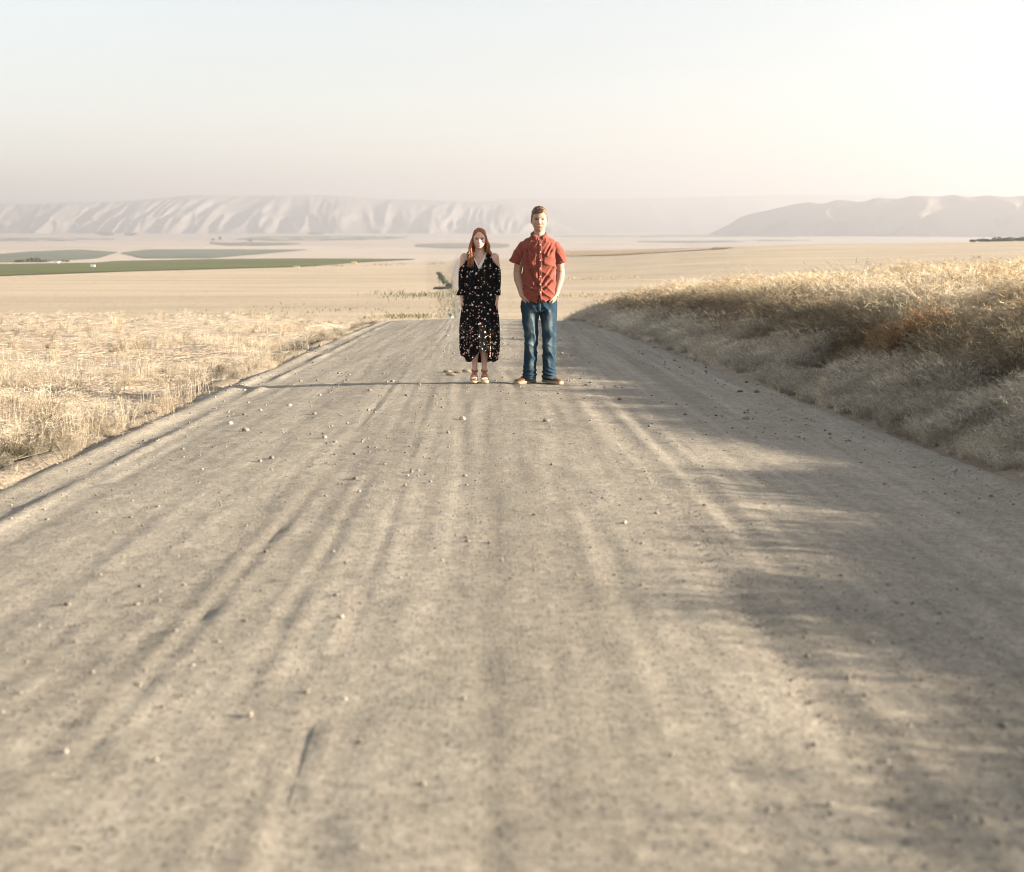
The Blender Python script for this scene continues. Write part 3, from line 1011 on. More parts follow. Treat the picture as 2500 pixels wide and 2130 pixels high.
# loose gravel
def pebbles():
    base = np.array([(0, 0, 1), (1, 0, 0), (0, 1, 0), (-1, 0, 0), (0, -1, 0), (0, 0, -1), (.72, .72, .5), (-.7, .7, .5), (-.7, -.72, .5), (.7, -.7, .5)], float)
    base /= np.linalg.norm(base, axis=1)[:, None] ** .7
    tri = np.array([(0, 6, 7), (0, 7, 8), (0, 8, 9), (0, 9, 6), (1, 2, 6), (2, 3, 7), (3, 4, 8), (4, 1, 9), (6, 2, 7), (7, 3, 8), (8, 4, 9), (9, 1, 6),
                    (5, 2, 1), (5, 3, 2), (5, 4, 3), (5, 1, 4)])
    n = 14000
    y = (2.2 ** -.7 + rng.random(n) * (36 ** -.7 - 2.2 ** -.7)) ** (1 / -.7)
    lat = rng.uniform(-2.95, 2.95, n)
    d = .10 + .9 * sstep(.45, .7, fbm2(lat * 1.1, y * .35, 90, 3)) + .9 * np.exp(-((np.abs(lat) - 2.55) / .3) ** 2) + .35 * np.exp(-((lat + 1.6) / .5) ** 2)
    keep = rng.random(n) < d
    y, lat = y[keep], lat[keep]; m = len(y)
    r = np.clip(rng.lognormal(-5.45, .60, m), .002, .020) * np.clip(y / 11, .55, 1.5)
    z = road_z(lat, y) + r * .25
    P = np.stack([lat + road_x(y), y, z], 1)
    sc = r[:, None] * rng.uniform(.65, 1.3, (m, 3)) * [1, 1, .75]
    a = rng.uniform(0, 6.28, m); ca, sa = np.cos(a), np.sin(a)
    v = base[None] * sc[:, None] * rng.uniform(.75, 1.2, (m, len(base), 1))
    v = np.stack([v[..., 0] * ca[:, None] - v[..., 1] * sa[:, None], v[..., 0] * sa[:, None] + v[..., 1] * ca[:, None], v[..., 2]], -1) + P[:, None]
    T = (np.arange(m)[:, None, None] * len(base) + tri[None]).reshape(-1, 3)
    c = np.where((rng.random(m) < .22)[:, None], np.array([.30, .275, .235]), np.array([.21, .185, .155])) * rng.uniform(.6, 1.25, (m, 1))
    return v.reshape(-1, 3), T, np.repeat(c, len(base), 0)


def stone_material():
    m = Mat('stone')
    c = m.attr()
    return m.done(c, .9, None, .2)


V, T, C = pebbles()
o = obj('gravel', mesh_from('gravel', V, T, stone_material(), False, C))
tag(o, 'loose gravel scattered over the dirt road', None, None, 'stuff')


# the few larger stones one can pick out, and dry clods beside the woman
def rock_mesh(seed, r):
    g = Geo().ball((0, 0, 0), r, 10, 7)
    v, f = g.arrays()
    v = v * (1 + .5 * (noise3(v, 1.6 / r, seed) - .5))[:, None]
    v[:, 2] = np.maximum(v[:, 2] * .75, -.3 * r)
    return v, f


rm = [mesh_from('stone', *rock_mesh(k, .03), plain('pale_stone', (.40, .36, .30), .9, .2, 40) if k % 2 else plain('dark_stone', (.20, .18, .15), .9, .2, 40), False) for k in range(4)]
spots = [(465, 847, .75, 'left of two close stones on the left half of the road', 1), (497, 862, .9, 'right of two close stones on the left half of the road', 0),
         (585, 815, .75, 'stone on the left half of the road, between shadow and camera', 1), (748, 790, .8, 'stone just in front of the thin shadow line left of the woman', 0),
         (935, 850, .9, 'stone on the open road in front of the woman', 1), (1105, 855, .8, 'stone on the open road in front of the man', 0),
         (1460, 802, .9, 'pale stone in the shade right of the man, beside the tyre track', 1), (1420, 706, 1.1, 'pale stone high up in the shaded right part of the road', 1),
         (1510, 840, .9, 'dark stone in the shaded right part of the road, nearest the camera', 0), (1622, 790, .9, 'pale stone close to the grassy right edge of the road', 1)]
for k, (px, row, s_, lab, pale) in enumerate(spots):
    d = 3079 / (row - 472 - 95)
    x = (px - 1036) * 3.475e-4 * d
    o = obj('stone', rm[(k // 2 % 2) * 2 + pale], None, (x, d, surf(x, d) + .006))
    o.rotation_euler = (0, 0, k * 1.3); o.scale = (s_, s_, s_)
    tag(o, ('small ' + lab), 'stone', 'loose stones on the road')
clod_mat = plain('clod', (.22, .17, .12), .95, .2, 60)
for k, (px, row, sx, lab) in enumerate(((905, 757, 1.3, 'pale dry clod on the road left of the woman, farthest left'), (912, 763, 1.6, 'dark flat clod on the road left of the woman, nearest the camera'),
                                        (926, 759, 1.4, 'dry clod on the road left of the woman, middle of the row'), (944, 757, 1.6, 'dry clod on the road just behind the left heel of the woman'))):
    d = 3079 / (row - 472 - 95); x = (px - 1036) * 3.475e-4 * d
    v, f = rock_mesh(20 + k, .03)
    o = obj('dirt_clod', mesh_from('dirt_clod', v, f, clod_mat, False), None, (x, d, surf(x, d) + .012))
    o.scale = (sx * 1.2, .9, .8)
    tag(o, lab, 'clod', 'dry clods on the road beside the woman')


# ------------------------------------------------------------------ trees, shrubs and small things in the valley
def leaf_crown(r, n, size, seed, flat=1.0):
    """many small leaf clumps spread through an uneven crown volume"""
    g = np.random.default_rng(seed)
    lobes = g.normal(0, .42, (7, 3)) * [1, 1, .6]
    lr = g.uniform(.38, .62, 7)
    k = g.integers(0, 7, n)
    d = g.normal(0, 1, (n, 3)); d /= np.linalg.norm(d, axis=1)[:, None]
    p = (lobes[k] + d * (lr[k] * g.uniform(.55, 1.05, n) ** .5)[:, None]) * r * [1, 1, flat]
    a = g.normal(0, 1, (n, 3)); a /= np.linalg.norm(a, axis=1)[:, None]
    b = np.cross(a, g.normal(0, 1, (n, 3))); b /= np.linalg.norm(b, axis=1)[:, None]
    s = (size * g.uniform(.6, 1.4, n))[:, None]
    V = np.stack([p - a * s, p + b * s * .6, p + a * s, p - b * s * .6], 1).reshape(-1, 3)
    F = np.arange(n * 4).reshape(n, 4)
    c = np.repeat(g.uniform(.65, 1.4, (n, 1)) * np.ones((1, 3)), 4, 0)
    return V, F, c


leaf_m = blade_material('leaves', .2)
bark_m = plain('bark', (.12, .09, .06), .95, .2, 20)


def shrub(name, px, row, wpx, hpx, col, seed, lab, cat, group=None, n=700):
    x, y = on_ground(px, row)
    mpp = 3.475e-4 * y
    w, h = wpx * mpp / 2, hpx * mpp
    e = empty(name, (x, y, ground_at(x, y)))
    V, F, c = leaf_crown(w, n, w * .16, seed, h * .66 / w)
    V = V + [0, 0, h * .50]
    V[:, 2] = np.maximum(V[:, 2], .04 * h)
    obj('crown', mesh_from('crown', V, F, leaf_m, False, c * np.array(col)), e)
    g = Geo()
    g.tube([(0, 0, -.1 * h), (.03 * w, 0, .2 * h), (-.02 * w, .02 * w, .5 * h)], [.07 * w, .055 * w, .03 * w], 8)
    for a in (0.4, 2.5, 4.4):
        g.tube([(.02 * w, 0, .22 * h), (math.cos(a) * .25 * w, math.sin(a) * .25 * w, .42 * h), (math.cos(a) * .45 * w, math.sin(a) * .45 * w, .6 * h)], [.04 * w, .028 * w, .012 * w], 6)
    obj('trunk', g.mesh('trunk', bark_m), e)
    return tag(e, lab, cat, group)


DG = (.090, .105, .070)
gname = 'dark shrubs beside the far road'
ORD = 'first second third fourth fifth sixth seventh eighth ninth tenth eleventh'.split()
for k in range(11):
    u = k / 10
    shrub('shrub', 886 + 21 * u + (2 * noise2(k * 1.7, 0, 4) - 1) * 4, 556 + 28 * u, 9 + 1.5 * (k % 3), 6 + 1.5 * ((k * 2) % 3), DG, 200 + k, 'dark green shrub beside the far road, ' + ORD[k] + ' from the far end of the slanting row', 'shrub', gname, 420)
for k in range(3):
    shrub('shrub', 886 + 9 * k, 585, 14, 4.5, DG, 230 + k, 'low dark green shrub at the foot of the slanting row, ' + ('farthest from the woman', 'middle of three', 'nearest the woman')[k], 'shrub', gname, 420)
for (px, row, w, h, sd, lab) in ((42, 531, 24, 5, 11, 'low dark tree at far left above the green strip, left of a clump'), (62, 530.5, 26, 8, 12, 'dark tree at far left above the green strip, middle and tallest of a clump'),
                                 (84, 530.5, 22, 5, 13, 'low dark tree at far left above the green strip, right of a clump'), (135, 530, 12, 3.5, 14, 'small dark tree alone above the green strip at left')):
    shrub('tree', px, row, w, h, DG, sd, lab, 'tree', 'dark trees above the green strip', 400)
for (px, row, w, h, sd, lab) in ((212, 477, 28, 7, 21, 'wide distant grove tree at the foot of the left hills'), (263, 477, 20, 6, 22, 'smaller distant grove tree at the foot of the left hills'),
                                 (431, 487, 7, 6, 23, 'small distant tree in the pale valley, left of a pair'), (445, 486, 9, 8, 24, 'taller distant tree in the pale valley, right of a pair'),
                                 (505, 489, 9, 5, 25, 'low distant tree above the grey scrub field'), (640, 475, 24, 5, 26, 'distant trees below the gullied hills')):
    shrub('tree', px, row, w, h, (.09, .105, .08), sd, lab, 'tree', 'distant valley trees', 300)
# dark hedge on the skyline at far right
hx = [(1962, 1972), (1972, 2000), (1995, 2030), (2025, 2060), (2055, 2085)]
for k, (a, b) in enumerate(hx):
    y = 625
    x0, x1 = (a - 1036) * 3.475e-4 * y, (b - 1036) * 3.475e-4 * y
    w = (x1 - x0) / 2 * 1.15; h = [.7, 1.0, 1.2, 1.35, 1.5][k] * 1.3
    e = empty('hedge_bush', ((x0 + x1) / 2, y, ground_at((x0 + x1) / 2, y)))
    V, F, c = leaf_crown(w, 900, .35, 60 + k, h * .62 / w)
    V = V + [0, 0, h * .45]
    obj('crown', mesh_from('crown', V, F, leaf_m, False, c * np.array(DG)), e)
    obj('trunk', Geo().tube([(0, 0, -.2), (0, 0, .3 * h), (.1, 0, .6 * h)], [.15, .12, .05], 8).mesh('trunk', bark_m), e)
    tag(e, 'dark bush of the hedge on the right skyline, ' + ['lowest, at its left tip', 'second from its left tip', 'in its middle', 'second from the picture edge', 'tallest, at the picture edge'][k], 'bush', 'hedge on the right skyline')

# small built things
white_m = plain('white_paint', (.75, .75, .73), .6, .05, 20)
grey_m = plain('grey_metal', (.35, .36, .36), .5, .1, 20)
hay_m = plain('hay', (.50, .38, .21), .95, .2, 3)
teal_m = plain('teal_paint', (.02, .16, .18), .5, .1, 20)


def shed(px, row, wpx, hpx, lab, mat):
    x, y = on_ground(px, row); k = 3.475e-4 * y
    w, h = wpx * k, hpx * k
    e = empty('shed', (x, y, ground_at(x, y)))
    obj('wall', Geo().box((0, 0, h * .3), (w, w * .6, h * .75)).mesh('wall', mat, False), e)
    V = np.array([(-w * .55, -w * .36, h * .66), (w * .55, -w * .36, h * .66), (w * .55, w * .36, h * .66), (-w * .55, w * .36, h * .66), (-w * .55, 0, h), (w * .55, 0, h)])
    obj('roof', mesh_from('roof', V, [(0, 1, 5, 4), (2, 3, 4, 5), (0, 4, 3), (1, 2, 5), (0, 3, 2, 1)], grey_m, False), e)
    obj('door', Geo().box((0, -w * .305, h * .25), (w * .2, .04, h * .5)).mesh('door', grey_m, False), e)
    return tag(e, lab, 'shed')


shed(188, 541, 8, 6, 'tiny pale shed standing in the long green strip', white_m)
shed(113, 532, 13, 4, 'low pale shed on the upper edge of the green strip', white_m)


def haystack(px, row, wpx, hpx, lab):
    x, y = on_ground(px, row); k = 3.475e-4 * y
    w, h = wpx * k, hpx * k
    e = empty('haystack', (x, y, ground_at(x, y)))
    for j in range(2):
        for i in range(3):
            g = Geo().box(((i - 1) * w / 3, 0, h * (.22 + .5 * j)), (w / 3 * .95, w * .5, h * .5), .03 * (i - 1))
            obj('bale', g.mesh('bale', hay_m, False), e)
    return tag(e, lab, 'haystack')


haystack(716, 534, 10, 5, 'small stack of hay bales on the right part of the green strip')
haystack(600, 542, 12, 3.5, 'low stack of hay bales on the lower edge of the green strip')
x, y = on_ground(911, 644)
e = empty('roadside_marker', (x, y, ground_at(x, y)))
k = 3.475e-4 * y
obj('post', Geo().tube([(0, 0, -.2), (0, 0, 3.6 * k)], [.05, .05], 8).mesh('post', grey_m), e)
obj('cap', Geo().box((0, 0, 6.5 * k), (6 * k, 3 * k, 6 * k)).mesh('cap', teal_m, False), e)
obj('plate', Geo().box((4.5 * k, -.05, 2.5 * k), (6 * k, .04, 5 * k)).mesh('plate', white_m, False), e)
tag(e, 'small teal and white marker at the far road left of the woman', 'marker')


# ------------------------------------------------------------------ the couple
def skin_material(name, base):
    m = Mat(name)
    c = m.coords()
    n = m.noise(c, 38, 3)
    col = m.mix(m.attr(), m.ramp(n, [(.35, .92), (.65, 1.06)]), 1, 'MULTIPLY')
    m.b.inputs['Subsurface Weight'].default_value = .12
    m.b.inputs['Subsurface Radius'].default_value = (.012, .005, .003)
    m.b.inputs['Subsurface Scale'].default_value = 1.0
    return m.done(col, .55, None, .35)


def head_shape(g, c, w, d, h, male):
    """a head with brow, sockets, nose, cheeks, lips, chin and ears; c = centre at eye level"""
    n, m = 72, 56
    V = []
    for i in range(1, m):
        a = math.pi * i / m
        for k in range(n):
            b = 2 * math.pi * k / n
            V.append((math.sin(a) * math.sin(b), -math.sin(a) * math.cos(b), math.cos(a)))
    V = np.array(V + [(0, 0, 1), (0, 0, -1)])
    F = []
    for i in range(m - 2):
        for k in range(n):
            k2 = (k + 1) % n
            F.append((i * n + k, (i + 1) * n + k, (i + 1) * n + k2, i * n + k2))
    for k in range(n):
        k2 = (k + 1) % n
        F.append((len(V) - 2, k, k2)); F.append((len(V) - 1, (m - 2) * n + k2, (m - 2) * n + k))
    P = head_map(V, w, d, h, male)
    g.add(P + np.array(c), F)
    for sx in (-1, 1):
        g.ball(np.array(c) + [sx * (w * 1.0), .012, -.012], (.010, .020, .031), 12, 8)


def head_map(nv, w, d, h, male, nose=True):
    x, y, z = nv[:, 0].copy(), nv[:, 1].copy(), nv[:, 2].copy()
    lo = np.clip(-z, 0, 1)
    jaw = (.13 if male else .22) * lo ** 1.6
    P = np.stack([x * w * (1 - jaw), y * d, z * h], 1)
    front = np.clip(-y, 0, 1)
    # flatter face, cut-in nape
    P[:, 1] = np.where(y < 0, -d * front ** .82 * (1 - .06 * lo), P[:, 1] * (1 - .38 * sstep(.25, .95, lo)))
    P[:, 1] -= .012 * sstep(.5, .95, lo) * front
    if nose:
        X, Z = P[:, 0], P[:, 2]
        f = front > .15
        k = h / .124
        nz = np.interp(Z / k, [-.050, -.043, -.034, -.012, .006, .020], [0, .55, 1, .62, .28, 0])
        wd = np.interp(Z / k, [-.045, -.034, 0, .02], [.0135, .0125, .008, .007])
        dy = -.023 * nz * np.exp(-(X / wd) ** 2)
        dy += .009 * np.exp(-((np.abs(X) - .031) / .015) ** 2 - ((Z - .004) / .011) ** 2)
        dy -= (.006 if male else .003) * np.exp(-((Z - .024 * k) / .009) ** 2) * (np.abs(X) < .055)
        dy -= .006 * np.exp(-((np.abs(X) - .040) / .016) ** 2 - ((Z + .030 * k) / .016) ** 2)
        dy -= .005 * np.exp(-(X / .024) ** 2 - ((Z + .062 * k) / .010) ** 2)
        dy += .004 * np.exp(-((np.abs(X) - .036) / .008) ** 2 - ((Z + .055 * k) / .016) ** 2)
        dy -= .006 * np.exp(-(X / .020) ** 2 - ((Z + .104 * k) / .014) ** 2)
        dy += .004 * np.exp(-(X / .022) ** 2 - ((Z + .081 * k) / .008) ** 2)
        P[:, 1] += np.where(f, dy, 0)
    return P


def hand_shape(g, wrist, tip_dir, palm_n, side, s=1.0, curl=.35):
    """palm, four unequal bent fingers and a thumb; side = direction from little finger to thumb"""
    t = np.array(tip_dir, float); t /= np.linalg.norm(t)
    pn = np.array(palm_n, float); pn -= t * (pn @ t); pn /= np.linalg.norm(pn)
    sd = np.cross(t, pn)
    if sd @ np.array(side, float) < 0: sd = -sd
    w = np.array(wrist, float)
    g.tube([w - t * .02 * s, w + t * .02 * s, w + t * .06 * s, w + t * .092 * s],
           [(.026 * s, .019 * s), (.032 * s, .018 * s), (.040 * s, .016 * s), (.038 * s, .012 * s)], 14, tuple(sd))
    for k, (off, L) in enumerate(((.030, .072), (.0105, .080), (-.0095, .075), (-.029, .058))):
        b = w + t * .082 * s + sd * off * s
        j1 = b + t * L * .45 * s + pn * L * curl * .18 * s
        j2 = j1 + (t * math.cos(curl) + pn * math.sin(curl)) * L * .32 * s
        j3 = j2 + (t * math.cos(curl * 2) + pn * math.sin(curl * 2)) * L * .25 * s
        g.tube([b - t * .02 * s, b, j1, j2, j3], [.0085 * s, .0092 * s, .0086 * s, .0078 * s, .0058 * s], 10, tuple(sd))
    b = w + t * .022 * s + sd * .024 * s
    j1 = b + (t * .75 + sd * .62 + pn * .25) * .036 * s
    j2 = j1 + (t * .93 + sd * .25 + pn * .3) * .030 * s
    j3 = j2 + (t * .97 + sd * .05 + pn * .25) * .022 * s
    g.tube([b - t * .012 * s, b, j1, j2, j3], [.012 * s, .0125 * s, .0108 * s, .0098 * s, .0065 * s], 10, tuple(sd))


def paint_skin(v, base, spots):
    c = np.ones((len(v), 3)) * np.array(base)
    for (p, r, col, a) in spots:
        k = a * np.exp(-(((v - np.array(p)) / np.array(r)) ** 2).sum(1))
        c = c * (1 - k[:, None]) + np.array(col) * k[:, None]
    return c


def patch(name, bvh, outline, mat, parent, lift=.002, thick=.0015, n=18, m=5):
    """a thin piece lying on a surface seen from the front: outline = (x, z_low, z_high) columns"""
    o_ = np.array(outline, float)
    xs = np.linspace(o_[0, 0], o_[-1, 0], n)
    lo = np.interp(xs, o_[:, 0], o_[:, 1]); hi = np.interp(xs, o_[:, 0], o_[:, 2])
    V = []
    for x, a, b in zip(xs, lo, hi):
        for t in np.linspace(0, 1, m):
            z = a + (b - a) * t
            hit = bvh.ray_cast(Vector((x, -1, z)), Vector((0, 1, 0)))
            y = hit[0].y if hit[0] is not None else (V[-1][1] if V else 0)
            V.append((x, y - lift, z))
    V = np.array(V)
    k = len(V)
    V2 = np.concatenate([V - [0, thick, 0], V + [0, lift + .002, 0]])
    F = []
    for i in range(n - 1):
        for j in range(m - 1):
            a = i * m + j
            F.append((a, a + m, a + m + 1, a + 1)); F.append((k + a, k + a + 1, k + a + m + 1, k + a + m))
    rim = [i * m for i in range(n)] + [(n - 1) * m + j for j in range(1, m)] + [i * m + m - 1 for i in range(n - 2, -1, -1)] + [j for j in range(m - 2, 0, -1)]
    for i in range(len(rim)):
        a, b = rim[i], rim[(i + 1) % len(rim)]
        F.append((a, k + a, k + b, b))
    return obj(name, mesh_from(name, V2, F, mat), parent)


def bvh_of(v, f):
    return BVHTree.FromPolygons([tuple(x) for x in v], [tuple(int(i) for i in q) for q in f])


def face_parts(parent, bvh, c, k, eye, brow_m, lip_m, teeth_m, white_m_, lash_m, gape, squint, smile_w):
    cx, cy, cz = c
    for sx in (-1, 1):
        ex = cx + sx * .0315 * k
        xs = np.linspace(-.0172, .0172, 9) * k
        up = (squint * (1 - (xs / (.019 * k)) ** 2)) * .0090 * k
        ob = [(ex + x, cz + .001 - .0035 * k * (1 - (x / (.019 * k)) ** 2), cz + .001 + u) for x, u in zip(xs, up)]
        e = patch('eye', bvh, ob, white_m_, parent, .0006, .0004)
        patch('iris', bvh, [(ex + x, cz - .002 * k, cz + .0005 + .85 * squint * .0090 * k) for x in (-.0095 * k, 0, .0095 * k)], eye, e, .0014, .0004, 7, 3)
        patch('eyelash', bvh, [(ex + x, cz + .001 + u - .0004, cz + .001 + u + .0062 * k) for x, u in zip(xs, up)], lash_m, e, .0014, .0008)
        bx = np.linspace(-.020, .020, 7) * k
        patch('eyebrow', bvh, [(ex + sx * .002 + x, cz + .018 * k + .0045 * k * (1 - (x / (.02 * k)) ** 2) - .0022 * k, cz + .018 * k + .0045 * k * (1 - (x / (.02 * k)) ** 2) + (.0012 if gape < .006 else .0006) * k) for x in bx], brow_m, parent, .0010, .001)
    mz = cz - .066 * k
    xs = np.linspace(-smile_w, smile_w, 15)
    arc = .010 * k * (xs / smile_w) ** 2
    q = 1 - (xs / smile_w) ** 2
    mouth = patch('mouth', bvh, [(cx + x, mz + a - gape * b * .75 - .0045 * b, mz + a + gape * b * .45 + .0035 * b + .0006) for x, a, b in zip(xs, arc, q)], lip_m, parent, .0012, .001, 24, 7)
    patch('teeth', bvh, [(cx + x * .86, mz + a * .80 - gape * b * .62, mz + a * .80 + gape * b * .42) for x, a, b in zip(xs, arc, q)], teeth_m, mouth, .0030, .0006, 22, 5)


def surface_obj(name, v, f, mat, parent, colors=None):
    return obj(name, mesh_from(name, v, f, mat, True, colors), parent)


def lock(g, pts, r, wave=0.0, ph=0.0, n=7, flat=.6, freq=2.2, m=16):
    """one lock of hair along a smooth path, wavy and tapering"""
    p = np.array(pts, float)
    t = np.linspace(0, 1, m); kk = np.linspace(0, 1, len(p))
    q = np.stack([hermite(kk, p[:, i])(t) for i in range(3)], 1)
    a = ph + t * freq * 2 * np.pi
    q[:, 0] += wave * np.sin(a) * t ** .7
    q[:, 1] += wave * .8 * np.cos(a * 1.0) * t ** .7
    rr = r * np.interp(t, [0, .1, .55, .85, 1], [.7, 1, .95, .65, .12])
    g.tube(q, [(x, x * flat) for x in rr], n, (1, 0, 0))


def hair_material(name, lo, hi, rough=.42):
    m = Mat(name)
    c = m.coords((70, 70, 7))
    n = m.noise(c, 1.0, 4, .6)
    n2 = m.noise(m.coords(), 14, 3)
    col = m.mix(m.ramp(n, [(.3, lo), (.7, hi)]), m.ramp(n2, [(.35, .78), (.65, 1.2)]), 1, 'MULTIPLY')
    nr = m.bump(n, .7, .004)
    return m.done(col, rough, nr, .5)


teeth_m = plain('teeth', (.80, .77, .71), .3, .03, 30, .5)
eyewhite_m = plain('shaded_eye_white', (.38, .34, .31), .3, .03, 30, .5)  # whites darkened, the shadow over the squinting eyes is in the colour
iris_m = plain('iris', (.035, .03, .028), .2, .1, 30, .5)
lash_m = plain('lash', (.03, .018, .012), .8, .1, 50)

# ---------------------------------------------- the man
MX, MY = .278, 14.52
man = empty('person', (MX, MY, surf(MX, MY) + .004))
man.scale = (.967, .967, .967)
tag(man, 'tall man in red short-sleeved shirt and blue jeans, hands in his pockets', 'person')
HC = (.0, -.020, 1.724)
g = Geo()
head_shape(g, HC, .0825, .100, .129, True)
g.tube([(0, .012, 1.66), (0, .012, 1.60), (0, .01, 1.55), (0, .01, 1.50)], [(.056, .058), (.058, .060), (.064, .066), (.09, .075)], 20)
g.tube([(0, .01, 1.545), (0, .01, 1.49), (0, .0, 1.42), (0, 0, 1.28), (0, 0, 1.12), (0, 0, 1.0), (0, 0, .88), (0, 0, .78)],
       [(.07, .05), (.118, .058), (.160, .090), (.160, .105), (.148, .10), (.155, .105), (.168, .112), (.15, .10)], 24)
WR = {-1: (-.182, -.055, .935), 1: (.176, -.055, .935)}
EL = {-1: (-.230, .035, 1.165), 1: (.226, .035, 1.165)}
for s in (-1, 1):
    g.ball((s * .158, .005, 1.435), .046, 16, 12)
    g.tube([(s * .15, .005, 1.425), (s * .195, .012, 1.35), ((s * .20 + EL[s][0]) / 2, .025, 1.27), EL[s]], [(.040, .045), (.047, .052), (.047, .05), (.043, .043)], 16)
    e = np.array(EL[s]); w_ = np.array(WR[s])
    g.tube([e + [0, 0, .04], e, e * .7 + w_ * .3 + [s * .006, 0, 0], e * .35 + w_ * .65, w_, w_ + (w_ - e) * .08],
           [(.040, .040), (.044, .044), (.047, .043), (.039, .035), (.029, .025), (.028, .022)], 16)
    hand_shape(g, WR[s], (-s * .42, -.10, -1), (-s * .8, .2, .2), (0, -1, 0), 1.08, .5)
    hx, fx = s * .092, s * .105
    g.tube([(hx, 0, .90), (hx, 0, .76), (hx, -.005, .60), (hx, -.008, .47), (hx, .012, .33), (fx, .018, .12), (fx, .018, .07)],
           [(.085, .095), (.085, .092), (.066, .070), (.050, .054), (.047, .055), (.034, .038), (.036, .042)], 18)
    a = R(32) * s if s > 0 else R(38) * s
    dr = np.array([math.sin(a), -math.cos(a), 0])
    f0 = np.array([fx, .03, .05])
    g.tube([f0 - dr * .05, f0, f0 + dr * .07 - [0, 0, .014], f0 + dr * .13 - [0, 0, .018]], [(.022, .022), (.024, .022), (.020, .010), (.014, .006)], 14, (math.cos(a), math.sin(a), 0))
v, f = remesh(g, .0042, 2)
SK = (.40, .245, .175)
cz = HC[2]
colr = paint_skin(v, SK, [((.042, -.09, cz - .030), (.022, .05, .018), (.42, .17, .12), .55), ((-.042, -.09, cz - .030), (.022, .05, .018), (.50, .22, .16), .55),
                          ((0, -.12, cz - .035), (.012, .03, .012), (.48, .22, .16), .45), ((0, -.09, cz - .09), (.05, .05, .03), (.36, .23, .17), .4),
                          ((0, -.06, 1.53), (.06, .06, .05), (.45, .22, .16), .5)])
surface_obj('body', v, f, skin_material('skin', SK), man, colr)
bv = bvh_of(v, f)
face_parts(man, bv, (HC[0], HC[1], HC[2]), 1.0, iris_m, plain('brow', (.11, .055, .028), .8, .2, 60), plain('lips', (.26, .085, .065), .5, .08, 40),
           teeth_m, eyewhite_m, lash_m, .0075, .38, .033)

# short hair, swept to the side, fuller on top
n_, m_ = 120, 80
dirs = []
for i in range(1, m_):
    a = math.pi * i / m_
    for k in range(n_):
        b = 2 * math.pi * k / n_
        dirs.append((math.sin(a) * math.sin(b), -math.sin(a) * math.cos(b), math.cos(a)))
dirs = np.array(dirs + [(0, 0, 1), (0, 0, -1)])
CF = []
for i in range(m_ - 2):
    for k in range(n_):
        k2 = (k + 1) % n_
        CF.append((i * n_ + k, (i + 1) * n_ + k, (i + 1) * n_ + k2, i * n_ + k2))
for k in range(n_):
    k2 = (k + 1) % n_
    CF.append((len(dirs) - 2, k, k2)); CF.append((len(dirs) - 1, (m_ - 2) * n_ + k2, (m_ - 2) * n_ + k))


def hair_cap(c, w, d, h, male, line, off, inside=-.010):
    P = head_map(dirs, w, d, h, male, False)
    az = np.degrees(np.arctan2(dirs[:, 0], -dirs[:, 1]))          # 0 = front, +90 = his left / image right
    L = line(az)
    t = sstep(-.05, .07, dirs[:, 2] - L)
    o_ = inside + (off(az, dirs) - inside) * t
    nn = P / np.array([w, d, h]) ** 2; nn /= np.linalg.norm(nn, axis=1)[:, None]
    return P + nn * o_[:, None] + np.array(c), t


def man_line(az):
    return np.interp(az, [-180, -130, -100, -82, -66, -58, -30, 0, 25, 55, 66, 82, 100, 130, 180], [-.62, -.55, -.30, -.22, -.02, .50, .50, .50, .56, .62, .05, -.22, -.30, -.55, -.62])


def man_off(az, dd):
    top = sstep(.35, .9, dd[:, 2])
    sweep = np.clip(-dd[:, 1], 0, 1) * sstep(.3, .6, dd[:, 2])
    st = noise3(np.stack([dd[:, 0] * 3 + dd[:, 1] * 9, dd[:, 1] * 3 - dd[:, 0] * 1.5, dd[:, 2] * 2], 1), 2.2, 5) - .5
    st2 = noise3(np.stack([dd[:, 0] * 2 + dd[:, 1] * 26, dd[:, 1] * 4, dd[:, 2] * 10], 1), 1.6, 6) - .5
    return .006 + .010 * top + .004 * sweep * (1 - .5 * dd[:, 0]) + .009 * st * (.4 + top) + .005 * st2


hv, ht_ = hair_cap(HC, .0830, .101, .129, True, man_line, man_off)
hair_man = hair_material('brown_hair', (.050, .025, .010), (.17, .088, .034))
hair = surface_obj('hair', hv, CF, hair_man, man)
g = Geo()
for k in range(120):                              # fringe and top strands laid over the cap, sweeping to the image left
    u = (k * .618) % 1
    x0 = .040 - .078 * u + rng.normal(0, .004)
    r0 = np.array([x0 + .022, -.02 + rng.normal(0, .015), .128 - 6.5 * (x0 + .01) ** 2])
    x1 = x0 - .012 - .012 * u
    e0 = np.array([x1, -.094 + 5 * x1 ** 2, .078 - 3 * x1 ** 2 - .010 * rng.random()])
    md = (r0 + e0) / 2 + np.array([0, -.022, .019])
    lock(g, np.array([r0, md, e0]) + np.array(HC), .0034 + .0014 * rng.random(), .0012, k, 5, .5, 1, 9)
for k in range(90):                               # crown
    a = rng.uniform(0, 2 * math.pi); rr = rng.uniform(.01, .055)
    r0 = np.array([.01 + rr * math.cos(a), .02 + rr * math.sin(a), .134 - 9 * rr ** 2])
    e0 = r0 + np.array([-.02 + .03 * math.cos(a), .03 * math.sin(a) + .004, -.020 - .2 * rr])
    lock(g, np.array([r0, (r0 + e0) / 2 + [0, 0, .006], e0]) + np.array(HC), .0042, .001, k, 5, .5, 1, 7)
obj('strands', g.mesh('strands', hair_man), hair)

# the shirt
def fold(p, seed, ax, freq, amp):
    q = p @ np.array(ax, float)
    w1 = noise3(p, 5, seed) * 2.6
    s = np.sin(q * freq + w1 * 3)
    return amp * (1 - np.abs(s)) ** 1.6


